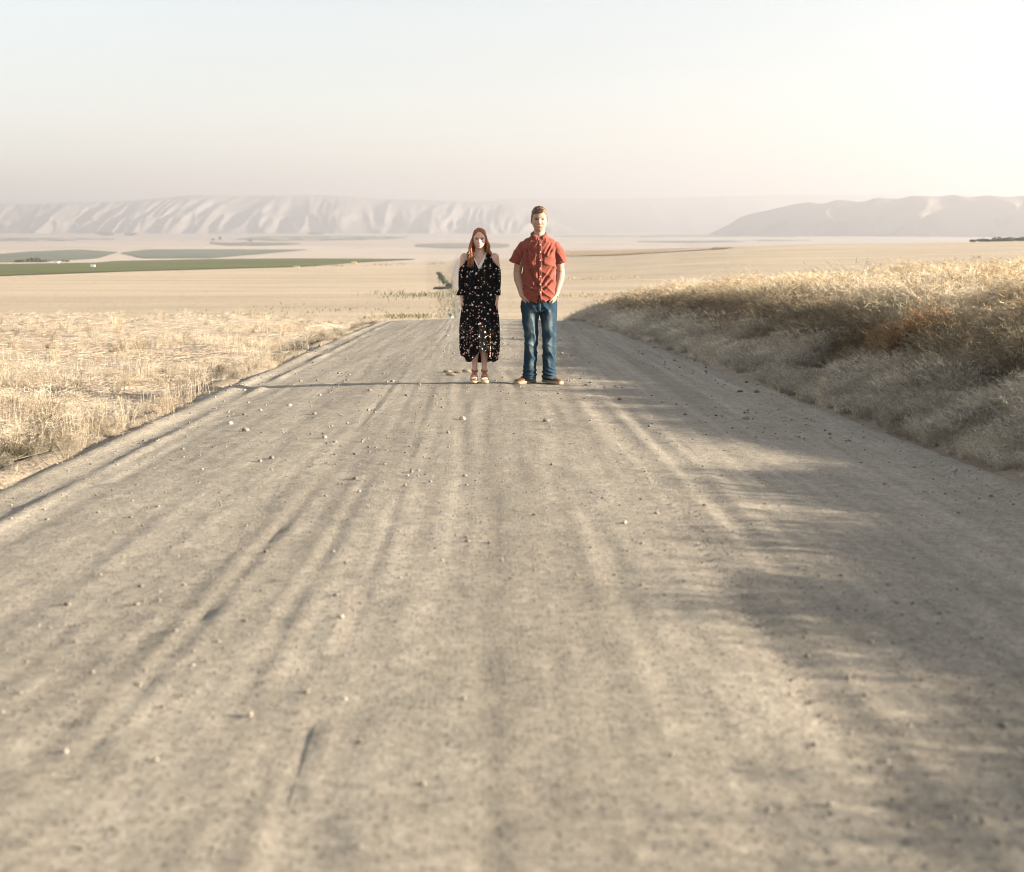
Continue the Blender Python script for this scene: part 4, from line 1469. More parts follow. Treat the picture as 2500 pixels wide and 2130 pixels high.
g = Geo()
n = 160
th = np.linspace(0, 2 * np.pi, n, endpoint=False)


def loft(g, rings, cap=True):
    """rings: list of (x, y, z) arrays with the same count"""
    V = np.concatenate(rings); m = len(rings); n = len(rings[0]); F = []
    for i in range(m - 1):
        for k in range(n):
            k2 = (k + 1) % n
            F.append((i * n + k, i * n + k2, (i + 1) * n + k2, (i + 1) * n + k))
    if cap:
        V = np.concatenate([V, rings[0].mean(0)[None], rings[-1].mean(0)[None]])
        for k in range(n):
            k2 = (k + 1) % n
            F.append((m * n, k2, k)); F.append((m * n + 1, (m - 1) * n + k, (m - 1) * n + k2))
    return g.add(V, F)


prof = [(1.575, .062, .064, .0), (1.548, .090, .072, .004), (1.522, .150, .085, .006), (1.49, .178, .102, .004), (1.43, .186, .122, .0), (1.35, .180, .130, -.002), (1.25, .174, .130, -.002),
        (1.15, .170, .127, .0), (1.06, .172, .127, .0), (.99, .180, .131, .0), (.93, .184, .135, .0)]
rings = []
hem = np.interp(np.cos(th), [-1, -.80, -.50, -.22, -.16, -.06, .0, .10, .16, .30, .60, .85, 1], [.965, .925, .872, .850, .856, .965, .965, .862, .854, .868, .895, .935, .965])
hem = np.where(np.sin(th) < 0, hem, np.interp(np.cos(th), [-1, -.6, 0, .6, 1], [.965, .89, .86, .89, .965]))
for z, a, b, y0 in prof:
    x = a * np.sign(np.cos(th)) * np.abs(np.cos(th)) ** .88; y = y0 + b * np.sign(np.sin(th)) * np.abs(np.sin(th)) ** .9
    rings.append(np.stack([x, y, z - np.interp(z, [1.50, 1.55, 1.58], [0, .022, .045]) * np.clip(-np.sin(th), 0, 1) ** 1.5], 1))
    rings[-1][:, 2] = np.maximum(rings[-1][:, 2], hem + (1.0 - z) * .12)
# curved shirt tails with a notch at the front opening
for t in (.5, 1.0):
    x = (.186 + .010 * t) * np.cos(th); y = (.140 + .012 * t) * np.sin(th)
    rings.append(np.stack([x, y, np.maximum(.93, hem + .006) + (hem - np.maximum(.93, hem + .006)) * t], 1))
loft(g, rings)
for s in (-1, 1):
    ex = -.259 if s < 0 else .229
    g.tube([(s * .115, .004, 1.462), (s * .163, .006, 1.452), (s * .196, .01, 1.395), ((s * .205 + ex) / 2, .016, 1.335), (ex, .02, 1.272)],
           [(.040, .050), (.056, .068), (.060, .074), (.060, .070), (.062, .068)], 24, (1, 0, .35 * s))
v, f = remesh(g, .0046, 3)
nr = normals_of(v, f)
ab = np.abs(v[:, 0])
sl = sstep(.16, .19, ab) * (v[:, 2] > 1.25)
bodyf = 1 - sl
low = sstep(1.35, 1.05, v[:, 2])
disp = fold(v, 11, (.55, 0, .83), 34, .0125) * (.30 + .7 * low) * (v[:, 0] > -.02) * bodyf
disp += fold(v, 12, (-.80, 0, .60), 30, .0135) * (.35 + .65 * sstep(1.45, 1.15, v[:, 2])) * (v[:, 0] <= .02) * bodyf
disp += fold(v, 13, (.9, .1, -.35), 42, .008) * sstep(1.36, 1.46, v[:, 2]) * bodyf
disp += fold(v, 14, (.75, .2, .6), 40, .008) * sl
disp += .010 * (noise3(v, 9, 15) - .5) + .005 * (noise3(v, 24, 16) - .5)
# deep creases where the side of the chest pulls to the pockets
for (ax_, az_, bx_, bz_, dep, wd) in ((-.11, 1.20, -.015, 1.02, .014, .016), (.14, 1.22, .03, 1.06, .012, .014), (.15, 1.12, .04, 1.00, .012, .013), (-.13, 1.33, -.05, 1.10, .012, .018),
                                      (-.15, 1.02, -.02, .955, .012, .012), (.12, 1.47, .06, 1.36, .010, .014), (.15, 1.46, .10, 1.36, .010, .012), (-.135, 1.45, -.12, 1.34, .012, .012)):
    pa = np.array([ax_, az_]); d_ = np.array([bx_, bz_]) - pa; L = np.linalg.norm(d_); d_ /= L
    q = v[:, [0, 2]] - pa
    t = np.clip(q @ d_, 0, L)
    dist = np.abs((q - t[:, None] * d_) @ np.array([-d_[1], d_[0]]))
    away = np.linalg.norm(q - t[:, None] * d_, axis=1)
    k = np.exp(-(away / wd) ** 2) * (v[:, 1] < 0)
    k2 = np.exp(-((away - wd * 1.6) / (wd * .8)) ** 2) * (v[:, 1] < 0)
    disp += -dep * k * 1.25 + dep * .5 * k2
hemf = np.exp(-((v[:, 2] - .90) / .05) ** 2)
disp += .004 * hemf
disp *= 1 - .85 * sstep(1.38, 1.46, v[:, 2]) * sstep(.10, .15, ab)
v = v + nr * disp[:, None]
# let the plain front edge sit proud
shirt_m = Mat('red_cotton')
c = shirt_m.coords()
wv = shirt_m.noise(shirt_m.coords((1, 1, 1)), 420, 2); nz = shirt_m.noise(c, 16, 4)
shirt_col = shirt_m.mix(shirt_m.ramp(nz, [(.3, (.178, .042, .028)), (.7, (.232, .060, .040))]), shirt_m.ramp(wv, [(.3, .8), (.7, 1.15)]), 1, 'MULTIPLY')
shirt_mat = shirt_m.done(shirt_col, .85, shirt_m.bump(wv, .3, .002), .15, **{'Sheen Weight': .15})
shirt = surface_obj('shirt', v, f, shirt_mat, man)
bs = bvh_of(v, f)
patch('placket', bs, [(-.012 + .004, .912, 1.505), (.006, .906, 1.515), (.022, .912, 1.505)], shirt_mat, shirt, .004, .002, 6, 60)
pm = shirt_mat
for s, x0, x1 in ((-1, -.125, -.040), (1, .048, .135)):
    patch('pocket', bs, [(x0, 1.255, 1.368), ((x0 + x1) / 2, 1.243, 1.368), (x1, 1.255, 1.368)], pm, shirt, .0035, .0015, 14, 14)
    xm = (x0 + x1) / 2
    patch('pocket_flap', bs, [(x0 - .003, 1.352, 1.377), (xm, 1.335, 1.380), (x1 + .003, 1.352, 1.377)], pm, shirt, .0075, .0025, 14, 6)
but_m = plain('button', (.70, .64, .56), .35, .05, 40, .5)
for z in (1.462, 1.385, 1.30, 1.215, 1.13, 1.045, .965):
    hit = bs.ray_cast(Vector((.007, -1, z)), Vector((0, 1, 0)))
    y = hit[0].y if hit[0] is not None else -.13
    obj('button', Geo().ball((.007, y - .0075, z), (.0062, .003, .0062), 10, 6).mesh('button', but_m), shirt)
# collar: a stand and two leaves
g = Geo()
for s in (-1, 1):
    A = []; B = []
    for t in np.linspace(0, 1, 16):
        ang = R(90) - t * R(168)                        # from the nape round to the throat
        x = s * math.cos(ang) * .069; y = .012 + math.sin(ang) * .069
        ztop = 1.614 - .026 * t - .036 * t * t
        A.append((x, y, ztop))
        ou = 1.28 + .30 * sstep(.6, 1, t); dz = .040 + .026 * sstep(.55, 1, t)
        B.append((x * ou + s * .010 * sstep(.7, 1, t), .012 + (y - .012) * (1.26 + .18 * t), ztop - dz))
    A = np.array(A); B = np.array(B)
    M = (A + B) / 2 + np.stack([A[:, 0] * .16, (A[:, 1] - .012) * .16, 0 * A[:, 2] + .006], 1)
    V = np.stack([A, M, B], 1).reshape(-1, 3)
    F = []
    for i in range(15):
        for j in range(2):
            a = i * 3 + j
            F.append((a, a + 3, a + 4, a + 1))
    g.add(V, F)
col = obj('collar', g.mesh('collar', shirt_mat), shirt)
md = col.modifiers.new('t', 'SOLIDIFY'); md.thickness = .004
# inner shirt stand filling the back of the neck
g = Geo()
rings = [np.stack([.064 * np.cos(th), .012 + .066 * np.sin(th), 1.545 + .02 * np.sin(th)], 1), np.stack([.067 * np.cos(th), .012 + .069 * np.sin(th), 1.574 + .040 * np.sin(th)], 1)]
loft(g, rings, False)
cs = obj('collar_stand', g.mesh('collar_stand', shirt_mat), shirt)
md = cs.modifiers.new('t', 'SOLIDIFY'); md.thickness = .003
for s in (-1, 1):                                      # sleeve hems
    ex = -.259 if s < 0 else .229
    g = Geo()
    ax = np.array([1, 0, .35 * s]); pts = np.array([((s * .205 + ex) / 2 * .25 + ex * .75, .019, 1.288), (ex, .02, 1.270)])
    g.tube(pts, [(.066, .073), (.0672, .0735)], 28, tuple(ax), False)
    h_ = obj('sleeve_hem', g.mesh('sleeve_hem', shirt_mat), shirt)
    md = h_.modifiers.new('t', 'SOLIDIFY'); md.thickness = .003

# the jeans
g = Geo()
g.tube([(0, 0, 1.00), (0, 0, .95), (0, 0, .88), (0, 0, .81), (0, .004, .765)], [(.150, .095), (.162, .104), (.182, .124), (.190, .134), (.165, .115)], 32)
for s in (-1, 1):
    hx = s * .096; kx = -.088 if s < 0 else .104; ax_ = -.100 if s < 0 else .104
    g.tube([(hx, .004, .86), (hx, .002, .77), ((hx + kx) / 2, -.002, .66), (kx, -.006, .54), (kx, -.010, .46), (kx, .004, .36), ((kx + ax_) / 2, .010, .26), (ax_, .012, .16), (ax_, .016, .10), (ax_, .022, .060)],
           [(.092, .118), (.093, .110), (.084, .096), (.073, .083), (.068, .079), (.068, .078), (.070, .078), (.071, .080), (.069, .082), (.064, .080)], 28)
v, f = remesh(g, .0046, 3)
nr = normals_of(v, f)
zz = v[:, 2]; ax_ = np.abs(v[:, 0])
disp = .010 * (noise3(v * [1, 1, 1.6], 7, 31) - .5) + .004 * (noise3(v, 22, 32) - .5)
disp += fold(v * [1, 1, 1], 33, (.45, .2, 1), 36, .010) * np.exp(-((zz - .46) / .09) ** 2)
disp += fold(v, 34, (.25, .2, 1.0), 58, .016) * sstep(.22, .10, zz)
disp += fold(v, 35, (.8, .2, .55), 30, .009) * np.exp(-((zz - .80) / .09) ** 2)
disp += fold(v, 36, (.9, 0, .25), 22, .009) * sstep(.14, .3, zz) * sstep(.75, .6, zz)
disp += .006 * np.exp(-((zz - .072) / .012) ** 2)
v = v + nr * disp[:, None]
# worn denim: faded thighs, knees and creases, darker seams
den = np.array([.012, .034, .055]); fade = np.array([.17, .215, .23])
fr = np.zeros(len(v))
for s in (-1, 1):
    kx = -.085 if s < 0 else .108
    fr = np.maximum(fr, .75 * np.exp(-((v[:, 0] - kx + .0 * s) / .040) ** 2 - ((zz - .64) / .15) ** 2) * (v[:, 1] < 0))
    fr = np.maximum(fr, .55 * np.exp(-((v[:, 0] - kx) / .036) ** 2 - ((zz - .42) / .10) ** 2) * (v[:, 1] < 0))
    fr = np.maximum(fr, .45 * np.exp(-((v[:, 0] - kx) / .035) ** 2 - ((zz - .22) / .09) ** 2) * (v[:, 1] < 0))
fr = fr * (.55 + .8 * noise3(v * [2.2, 1, .7], 14, 41)) + .14 * sstep(.55, .8, noise3(v, 26, 42)) + .25 * np.exp(-((zz - .074) / .010) ** 2)
fr = sstep(.12, .85, fr)
fr = np.clip(fr + .35 * np.clip(disp / .012, -1, 1) * .35, 0, 1)
colr = den + (fade - den) * fr[:, None]
seam = np.exp(-((ax_ - .178) / .004) ** 2) * (zz > .6) + np.exp(-(v[:, 0] / .004) ** 2) * (zz > .76) * (v[:, 1] < 0)
colr = colr * (1 - .5 * np.clip(seam, 0, 1))[:, None]
dm = Mat('denim')
tw = dm.noise(dm.coords((1, 1, .25), (0, R(35), 0)), 500, 2)
dcol = dm.mix(dm.attr(), dm.ramp(tw, [(.3, .7), (.7, 1.3)]), 1, 'MULTIPLY')
denim = dm.done(dcol, .85, dm.bump(tw, .3, .002), .15)
jeans = surface_obj('jeans', v, f, denim, man, colr)
bj = bvh_of(v, f)
sm = plain('pocket_edge', (.05, .085, .11), .85, .15, 80)
patch('pocket_edge', bj, [(-.184, .925, .932), (-.15, .895, .903), (-.118, .900, .908)], sm, jeans, .003, .0015, 10, 3)
patch('pocket_edge', bj, [(.118, .900, .908), (.15, .895, .903), (.186, .925, .932)], sm, jeans, .003, .0015, 10, 3)
patch('fly', bj, [(-.012, .775, .90), (.012, .765, .90)], sm, jeans, .002, .001, 6, 20)

# leather shoes
lea = plain('brown_leather', (.15, .060, .027), .45, .3, 28, .4, .002)
sole_m = plain('pale_sole', (.36, .29, .20), .8, .1, 30)
lace_m = plain('shoe_lace', (.10, .05, .03), .8, .1, 60)


def shoe(parent, x, y, ang, L=.29):
    a = ang
    dr = np.array([math.sin(a), -math.cos(a), 0]); sd = np.array([math.cos(a), math.sin(a), 0])
    h0 = np.array([x, y, 0.])
    sec = [(-.085, .033, .075, .052), (-.07, .038, .090, .060), (-.03, .040, .105, .060), (.02, .042, .098, .056), (.07, .047, .076, .044), (.12, .050, .060, .034), (.165, .045, .052, .028), (.195, .030, .044, .020), (.205, .012, .036, .012)]
    g = Geo()
    rings = []
    tt = np.linspace(0, 2 * np.pi, 20, endpoint=False)
    for d, hw, top, mid in sec:
        zc = (.022 + top) / 2; hz_ = (top - .022) / 2
        sx = np.sign(np.cos(tt)) * np.abs(np.cos(tt)) ** .8; sz = np.sign(np.sin(tt)) * np.abs(np.sin(tt)) ** .8
        wdt = hw * (1 - .35 * np.clip(sz, 0, 1))
        rings.append(h0 + dr * d + sd[None] * (sx * wdt)[:, None] + np.array([0, 0, 1.]) * (zc + hz_ * sz)[:, None])
    loft(g, rings)
    up = obj('shoe', g.mesh('shoe', lea), parent)
    g = Geo()
    R0 = []
    for z, grow in ((0.0, 1.0), (.004, 1.08), (.024, 1.10), (.028, 1.04)):
        pts = [(d - .004 * 0, hw) for d, hw, _, _ in sec]
        o_ = [h0 + dr * (d * 1.02 + .002) + sd * hw * grow for d, hw in pts] + [h0 + dr * (d * 1.02 + .002) - sd * hw * grow for d, hw in pts[::-1]]
        R0.append(np.array(o_) + [0, 0, z])
    loft(g, R0)
    obj('sole', g.mesh('sole', sole_m), up)
    g = Geo()
    for q in range(4):
        d = .035 + q * .020; t = .097 - q * .009
        c = h0 + dr * d + np.array([0, 0, t])
        g.tube([c - sd * .018, c + [0, 0, .003], c + sd * .018], [.0028] * 3, 6, (0, 0, 1))
    obj('laces', g.mesh('laces', lace_m), up)
    return up


shoe(man, -.112, .055, R(-42))
shoe(man, .108, .055, R(36))

# ---------------------------------------------- the woman
WX, WY = -.333, 14.615
woman = empty('person', (WX, WY, surf(WX, WY) + .004))
woman.scale = (.977, .977, .977)
tag(woman, 'smiling woman with long auburn hair in a black floral dress and tan sandals', 'person')
HW = (.0, -.035, 1.502)
g = Geo()
head_shape(g, HW, .066, .086, .110, False)
g.tube([(0, 0, 1.44), (0, .0, 1.40), (0, 0, 1.36), (0, 0, 1.31)], [(.044, .046), (.045, .047), (.052, .052), (.085, .06)], 20)
g.tube([(0, 0, 1.365), (0, 0, 1.335), (0, -.003, 1.28), (0, -.006, 1.20), (0, 0, 1.10), (0, 0, .98), (0, 0, .86), (0, 0, .76)],
       [(.075, .045), (.125, .062), (.142, .082), (.136, .098), (.122, .085), (.112, .08), (.14, .095), (.13, .09)], 24)
FW = {-1: (-.186, -.012, .885), 1: (.180, -.012, .885)}
for s in (-1, 1):
    g.ball((s * .158, 0, 1.305), (.050, .052, .054), 16, 12)
    e = np.array((s * .192, .022, 1.09)); w_ = np.array(FW[s])
    g.tube([(s * .12, 0, 1.325), (s * .166, 0, 1.285), (s * .178, .01, 1.19), e], [(.045, .048), (.044, .047), (.040, .042), (.034, .036)], 16)
    g.tube([e + [0, 0, .03], e, e * .65 + w_ * .35, w_, w_ - [0, 0, .02]], [(.034, .034), (.035, .035), (.034, .032), (.023, .020), (.022, .017)], 14)
    hand_shape(g, w_, (s * .04, -.12, -1), (-s, 0, 0), (0, -1, 0), .86, .30)
    lx = -.052 if s < 0 else .050
    g.tube([(s * .075, 0, .86), (s * .070, 0, .70), (lx, -.004, .50), (lx, -.006, .44), (lx, .014, .33), (lx, .012, .20), (lx, .010, .13), (lx, .008, .085)],
           [(.075, .08), (.070, .074), (.050, .054), (.046, .050), (.044, .052), (.031, .036), (.027, .031), (.030, .036)], 16)
    # foot in a high wedge sandal: heel up, toes down
    d = s * .004
    g.tube([(lx, .045, .082), (lx, .01, .088), (lx + d, -.045, .072), (lx + d * 2, -.095, .052), (lx + d * 2, -.120, .046)], [(.024, .026), (.030, .034), (.033, .024), (.037, .016), (.034, .012)], 14)
    for q in range(5):
        off = (-.026 + .013 * q) * s
        big = 1.35 if q == 0 else 1.0 - .06 * q
        ln_ = [.030, .030, .026, .021, .015][q]
        # big toe on the inner side
        g.tube([(lx + d * 2 + off, -.105, .048), (lx + d * 2 + off, -.118 - ln_ * .5, .047), (lx + d * 2 + off, -.118 - ln_, .043)], [.0072 * big, .0074 * big, .0058 * big], 10)
v, f = remesh(g, .0040, 2)
cz = HW[2]
SKW = (.58, .385, .305)
colr = paint_skin(v, SKW, [((.037, -.11, cz - .028), (.020, .05, .016), (.58, .26, .20), .5), ((-.037, -.11, cz - .028), (.020, .05, .016), (.58, .26, .20), .5),
                           ((0, -.06, 1.28), (.09, .09, .08), (.52, .28, .20), .5)])
surface_obj('body', v, f, skin_material('fair_skin', SKW), woman, colr)
bw = bvh_of(v, f)
face_parts(woman, bw, HW, .90, iris_m, plain('brow_light', (.22, .11, .06), .8, .2, 60), plain('pink_lips', (.36, .10, .085), .4, .08, 40), teeth_m, eyewhite_m, lash_m, .012, .50, .033)

# auburn hair with waves, brought forward over her right shoulder
hair_w = hair_material('auburn_hair', (.10, .028, .008), (.44, .13, .028), .42)


def w_line(az):
    return np.interp(az, [-180, -120, -95, -75, -60, -30, 0, 25, 60, 75, 95, 120, 180], [-.95, -.85, -.35, .08, .34, .64, .76, .66, .34, .08, -.35, -.85, -.95])


def w_off(az, dd):
    part = np.exp(-((dd[:, 0] - .12) / .05) ** 2) * (dd[:, 2] > .3)
    st = noise3(np.stack([dd[:, 0] * 12, dd[:, 1] * 12, dd[:, 2] * 2.0], 1), 1.3, 51) - .5
    return .013 + .006 * st - .005 * part + .008 * sstep(.4, -.4, dd[:, 2])


hv, _t = hair_cap(HW, .066, .087, .110, False, w_line, w_off)
hair = surface_obj('hair', hv, CF, hair_w, woman)
hc = np.array(HW)
g = Geo()
rs = np.random.default_rng(5)
for k in range(84):                                   # image-left side, gathered forward over the shoulder
    u = rs.random(); q = rs.random()
    st = np.array([-.045 - .026 * q, -.03 + .075 * u, .075 - .06 * q])
    p1 = np.array([-.079 - .008 * q, -.035 + .06 * u, -.02])
    p2 = np.array([-.088 - .018 * rs.random(), -.055 + .045 * u, -.10])
    p3 = np.array([-.090 + .050 * (q - .35), -.085 + .02 * u, -.175 - .02 * rs.random()])
    en = np.array([-.100 + .060 * (rs.random() - .4), -.095 + .02 * u, -.215 - .085 * rs.random()])
    lock(g, np.array([st, p1, p2, p3, en]) + hc, .0052 + .003 * rs.random(), .009, rs.uniform(0, 6.28), 7, .7, 1.8 + .8 * rs.random(), 22)
for k in range(9):                                    # flicked-out strands on the image left
    u = rs.random()
    lock(g, np.array([(-.070, .01 + .03 * u, .02), (-.088, .01, -.06), (-.105, .0, -.11), (-.128 - .016 * rs.random(), -.01, -.145 - .02 * rs.random())]) + hc, .0055, .004, k, 6, .7, 1.2, 14)
for k in range(80):                                   # image-right side, hanging to the shoulder
    u = rs.random(); q = rs.random()
    st = np.array([.050 + .024 * q, -.03 + .08 * u, .070 - .07 * q])
    p1 = np.array([.079 + .010 * q, -.030 + .065 * u, -.03])
    p2 = np.array([.084 + .020 * q, -.030 + .06 * u, -.09])
    en = np.array([.072 + .060 * rs.random(), -.035 + .06 * u, -.135 - .035 * rs.random()])
    lock(g, np.array([st, p1, p2, en]) + hc, .0052 + .003 * rs.random(), .008, rs.uniform(0, 6.28), 7, .7, 1.4 + .6 * rs.random(), 18)
for k in range(40):                                   # the back
    u = rs.uniform(-1, 1)
    st = np.array([.055 * u, .075 - .02 * u * u, .02]); p1 = np.array([.075 * u, .088 - .03 * u * u, -.08]); en = np.array([.090 * u, .085 - .03 * u * u, -.16 - .05 * rs.random()])
    lock(g, np.array([st, p1, en]) + hc, .012, .006, k, 7, .7, 1.3, 12)
for k in range(76):                                   # strands over the crown from the parting
    s = -1 if k % 2 else 1
    y0 = -.060 + .10 * (k / 76)
    r0 = np.array([.010 + s * .004, y0, .114 - 5.0 * (y0 - .01) ** 2])
    en = np.array([s * (.070 + .008 * rs.random()), y0 * .55 + .012, .005 - .02 * rs.random()])
    md_ = np.array([s * .050, y0 * .9, .096 - 4 * (y0 - .01) ** 2])
    lock(g, np.array([r0, md_, en]) + hc, .0050, .0015, k, 6, .55, 1, 12)
obj('locks', g.mesh('locks', hair_w), hair)

# the dress: V neck, gathered waist, cold-shoulder sleeves, high-low hem
nd = 128
thd = np.linspace(0, 2 * np.pi, nd, endpoint=False)
cx_, sx_ = np.cos(thd), np.sin(thd)                   # sx_ < 0 is the front
front = np.clip(-sx_, 0, 1); back = np.clip(sx_, 0, 1)
xt = cx_ * .15
ztop = np.where(sx_ < 0, np.interp(np.abs(xt), [0, .010, .075, .098, .128, .15], [1.187, 1.195, 1.335, 1.372, 1.372, 1.245]), np.interp(np.abs(xt), [0, .08, .105, .128, .15], [1.318, 1.335, 1.372, 1.372, 1.245]))
hem_f = np.interp(cx_, [-1, -.75, -.45, -.15, .10, .25, .45, .75, 1], [.30, .222, .225, .30, .345, .355, .300, .215, .235])
hem_b = np.interp(cx_, [-1, -.5, 0, .5, 1], [.30, .21, .19, .20, .235])
hem = np.where(sx_ < 0, hem_f, hem_b)
ph = noise2(cx_ * 3, sx_ * 3, 61) * 4
rings = []
keys = [1.0, .9, .8, .7]
rows = []
for t in np.linspace(0, 1, 14): rows.append(('top', t))
for z in (1.16, 1.12, 1.08, 1.04, 1.01, .985, .968, .958, .948, .938, .925, .90, .86, .80, .74, .68, .62, .56, .50, .45): rows.append(('z', z))
for t in np.linspace(.12, 1, 14): rows.append(('hem', t))
A = hermite([1.38, 1.33, 1.25, 1.18, 1.10, 1.02, .975, .955, .935, .90, .80, .65, .50, .38, .28, .18], [.128, .138, .152, .156, .158, .164, .164, .150, .160, .170, .182, .197, .204, .203, .190, .172][::1]) if False else None
zk = [.18, .28, .38, .50, .65, .80, .90, .935, .955, .975, 1.02, 1.10, 1.18, 1.25, 1.33, 1.38]
ak = [.172, .190, .203, .204, .197, .182, .170, .160, .150, .166, .166, .160, .156, .152, .136, .122]
bk = [.150, .152, .150, .146, .140, .134, .128, .120, .110, .128, .128, .120, .116, .104, .080, .062]
A = hermite(zk, ak); B = hermite(zk, bk)
allz = []
for kind, t in rows:
    if kind == 'top': z = ztop + (1.19 - .0 - ztop) * t if False else ztop * (1 - t) + np.minimum(ztop - .001, 1.175) * t
    elif kind == 'z': z = np.full(nd, t)
    else: z = .45 + (hem - .45) * t
    allz.append(z)
allz = np.array(allz)
V = []
for z in allz:
    a, b = A(z), B(z)
    sk = sstep(.93, .55, z)
    pl = np.sin(thd * 13 + ph) * .011 * sk + np.sin(thd * 23 + ph * 1.7 + z * 4) * .005 * sk
    gat = np.exp(-((z - .955) / .03) ** 2) * np.sin(thd * 40 + ph) * .003
    up = sstep(.96, 1.02, z)
    fl = up * (.006 * np.sin(thd * 11 + ph * 2 + z * 9) + .004 * np.sin(thd * 7 - z * 14))
    fl = fl * sstep(1.34, 1.2, z)
    rr = 1 + (pl + gat + fl) / np.maximum(a, .05)
    x = a * cx_ * rr; y = b * sx_ * rr - .004
    V.append(np.stack([x, y, z], 1))
g = Geo()
loft(g, V, False)
# sleeves: from under the bare shoulder to the elbow, a frill at the end
for s in (-1, 1):
    sr = []
    for i, t in enumerate(np.linspace(0, 1, 22)):
        zc = 1.246 + (.915 - 1.246) * t
        cxx = s * np.interp(t, [0, .4, .8, 1], [.164, .172, .174, .168 if s > 0 else .186])
        ra = np.interp(t, [0, .06, .25, .7, .80, .84, 1], [.046, .050, .050, .046, .041, .046, .056 if s < 0 else .046])
        rb = np.interp(t, [0, .06, .25, .7, .80, .84, 1], [.064, .066, .066, .062, .056, .060, .068])
        tt = np.linspace(0, 2 * np.pi, 48, endpoint=False)
        k = 1 + .05 * np.sin(tt * 7 + t * 5 + s) * np.interp(t, [0, .1, 1], [.3, 1, 1]) + .05 * sstep(.8, 1, t) * np.sin(tt * 9)
        tilt = (.030 * np.cos(tt) * s) * (1 - t)          # the bare shoulder dips at the outside
        sr.append(np.stack([cxx + ra * np.cos(tt) * k, .012 + rb * np.sin(tt) * k, zc - np.cos(tt) * s * .045 * (1 - t) ** 2 + .004 * np.sin(tt * 9) * sstep(.9, 1, t)], 1))
    loft(g, sr, False)
v, f = g.arrays()
floral = Mat('floral_cotton')
co = floral.coords()
blk = (.0045, .0045, .006)


def flowers(m, prev, scale, radius, keep, cols, seed, mask=None, sq=(1, .55, 1)):
    mp = m.n('ShaderNodeMapping'); mp.inputs['Location'].default_value = (seed, seed * .7, seed * 1.3); mp.inputs['Scale'].default_value = sq
    m.l(co, mp.inputs[0])
    wob = m.n('ShaderNodeTexNoise'); wob.inputs['Scale'].default_value = 60; m.l(mp.outputs[0], wob.inputs['Vector'])
    add = m.n('ShaderNodeMix', data_type='VECTOR'); add.inputs[0].default_value = .010
    m.l(mp.outputs[0], add.inputs[4]); m.l(wob.outputs['Color'], add.inputs[5])
    vo = m.n('ShaderNodeTexVoronoi'); vo.inputs['Scale'].default_value = scale; vo.inputs['Randomness'].default_value = .85
    m.l(add.outputs[1], vo.inputs['Vector'])
    d = m.ramp(vo.outputs['Distance'], [(radius * .82, 1.0), (radius, 0.0)])
    sp = m.n('ShaderNodeSeparateColor'); m.l(vo.outputs['Color'], sp.inputs[0])
    kp = m.ramp(sp.outputs[0], [(1 - keep, 0.0), (1 - keep + .02, 1.0)])
    fac = m.mix((0, 0, 0), d, kp)
    if mask is not None: fac = m.mix((0, 0, 0), fac, mask)
    pal = m.ramp(sp.outputs[1], [(i / len(cols), c) for i, c in enumerate(cols)], 'CONSTANT')
    return m.mix(prev, pal, fac)


W1, PK, PE, RO, GR, YE = (.62, .58, .54), (.52, .25, .24), (.60, .36, .26), (.42, .12, .10), (.10, .10, .05), (.45, .33, .16)
sep = floral.n('ShaderNodeSeparateXYZ'); floral.l(co, sep.inputs[0])
lowm = floral.n('ShaderNodeMapRange'); lowm.inputs['From Min'].default_value = .62; lowm.inputs['From Max'].default_value = .34
floral.l(sep.outputs['Z'], lowm.inputs['Value'])
side = floral.n('ShaderNodeMath', operation='ABSOLUTE'); floral.l(sep.outputs['X'], side.inputs[0])
sidem = floral.n('ShaderNodeMapRange'); sidem.inputs['From Min'].default_value = .07; sidem.inputs['From Max'].default_value = .10
floral.l(side.outputs[0], sidem.inputs['Value'])
lm = floral.n('ShaderNodeMath', operation='MULTIPLY'); floral.l(lowm.outputs[0], lm.inputs[0]); floral.l(sidem.outputs[0], lm.inputs[1])
c = flowers(floral, blk, 52, .24, .30, [GR, YE, GR, (.16, .12, .06)], 3.1)
c = flowers(floral, c, 33, .255, .70, [W1, W1, PK, W1, YE], 1.7)
c = flowers(floral, c, 21, .24, .5, [W1, PK, PE, W1], 5.3)
c = flowers(floral, c, 48, .32, .5, [PE, W1, YE, PE], 8.2, lm.outputs[0])
c = flowers(floral, c, 19, .27, .5, [PE, RO, W1, PK], 2.6, lm.outputs[0])
fl_m = floral.done(c, .9, floral.bump(floral.noise(co, 300, 2), .2, .002), .1)
dress = obj('dress', mesh_from('dress', v, f, fl_m), woman)
md = dress.modifiers.new('t', 'SOLIDIFY'); md.thickness = .0035; md.offset = -1
# waist tie, white camisole edge, necklace
bd = bvh_of(v, f)
black_m = plain('black_cord', (.01, .01, .011), .8, .2, 40)
g = Geo()
tp = np.linspace(0, 2 * np.pi, 60)
g.tube(np.stack([.1535 * np.cos(tp), -.004 + .1135 * np.sin(tp), .955 + .004 * np.sin(3 * tp)], 1), [.0045] * 60, 6, (0, 0, 1), False)
obj('waist_band', g.mesh('waist_band', black_m), dress)
cami = plain('white_lace', (.72, .71, .69), .8, .12, 90)
g = Geo()
for s in (-1, 1):
    P = []
    for t in np.linspace(0, 1, 14):
        x = s * (.004 + .084 * t); z = 1.196 + .155 * t ** 1.05
        hit = bw.ray_cast(Vector((x, -1, z)), Vector((0, 1, 0)))
        y = hit[0].y if hit[0] is not None else -.06
        P.append((x, y - .006, z))
    wd = .030 if s > 0 else .016
    for t0 in (0,):
        g.tube(P, [(wd * np.interp(t, [0, .2, 1], [.5, .9, .8]), .004) for t in np.linspace(0, 1, 14)], 8, (1, 0, -.6 * s))
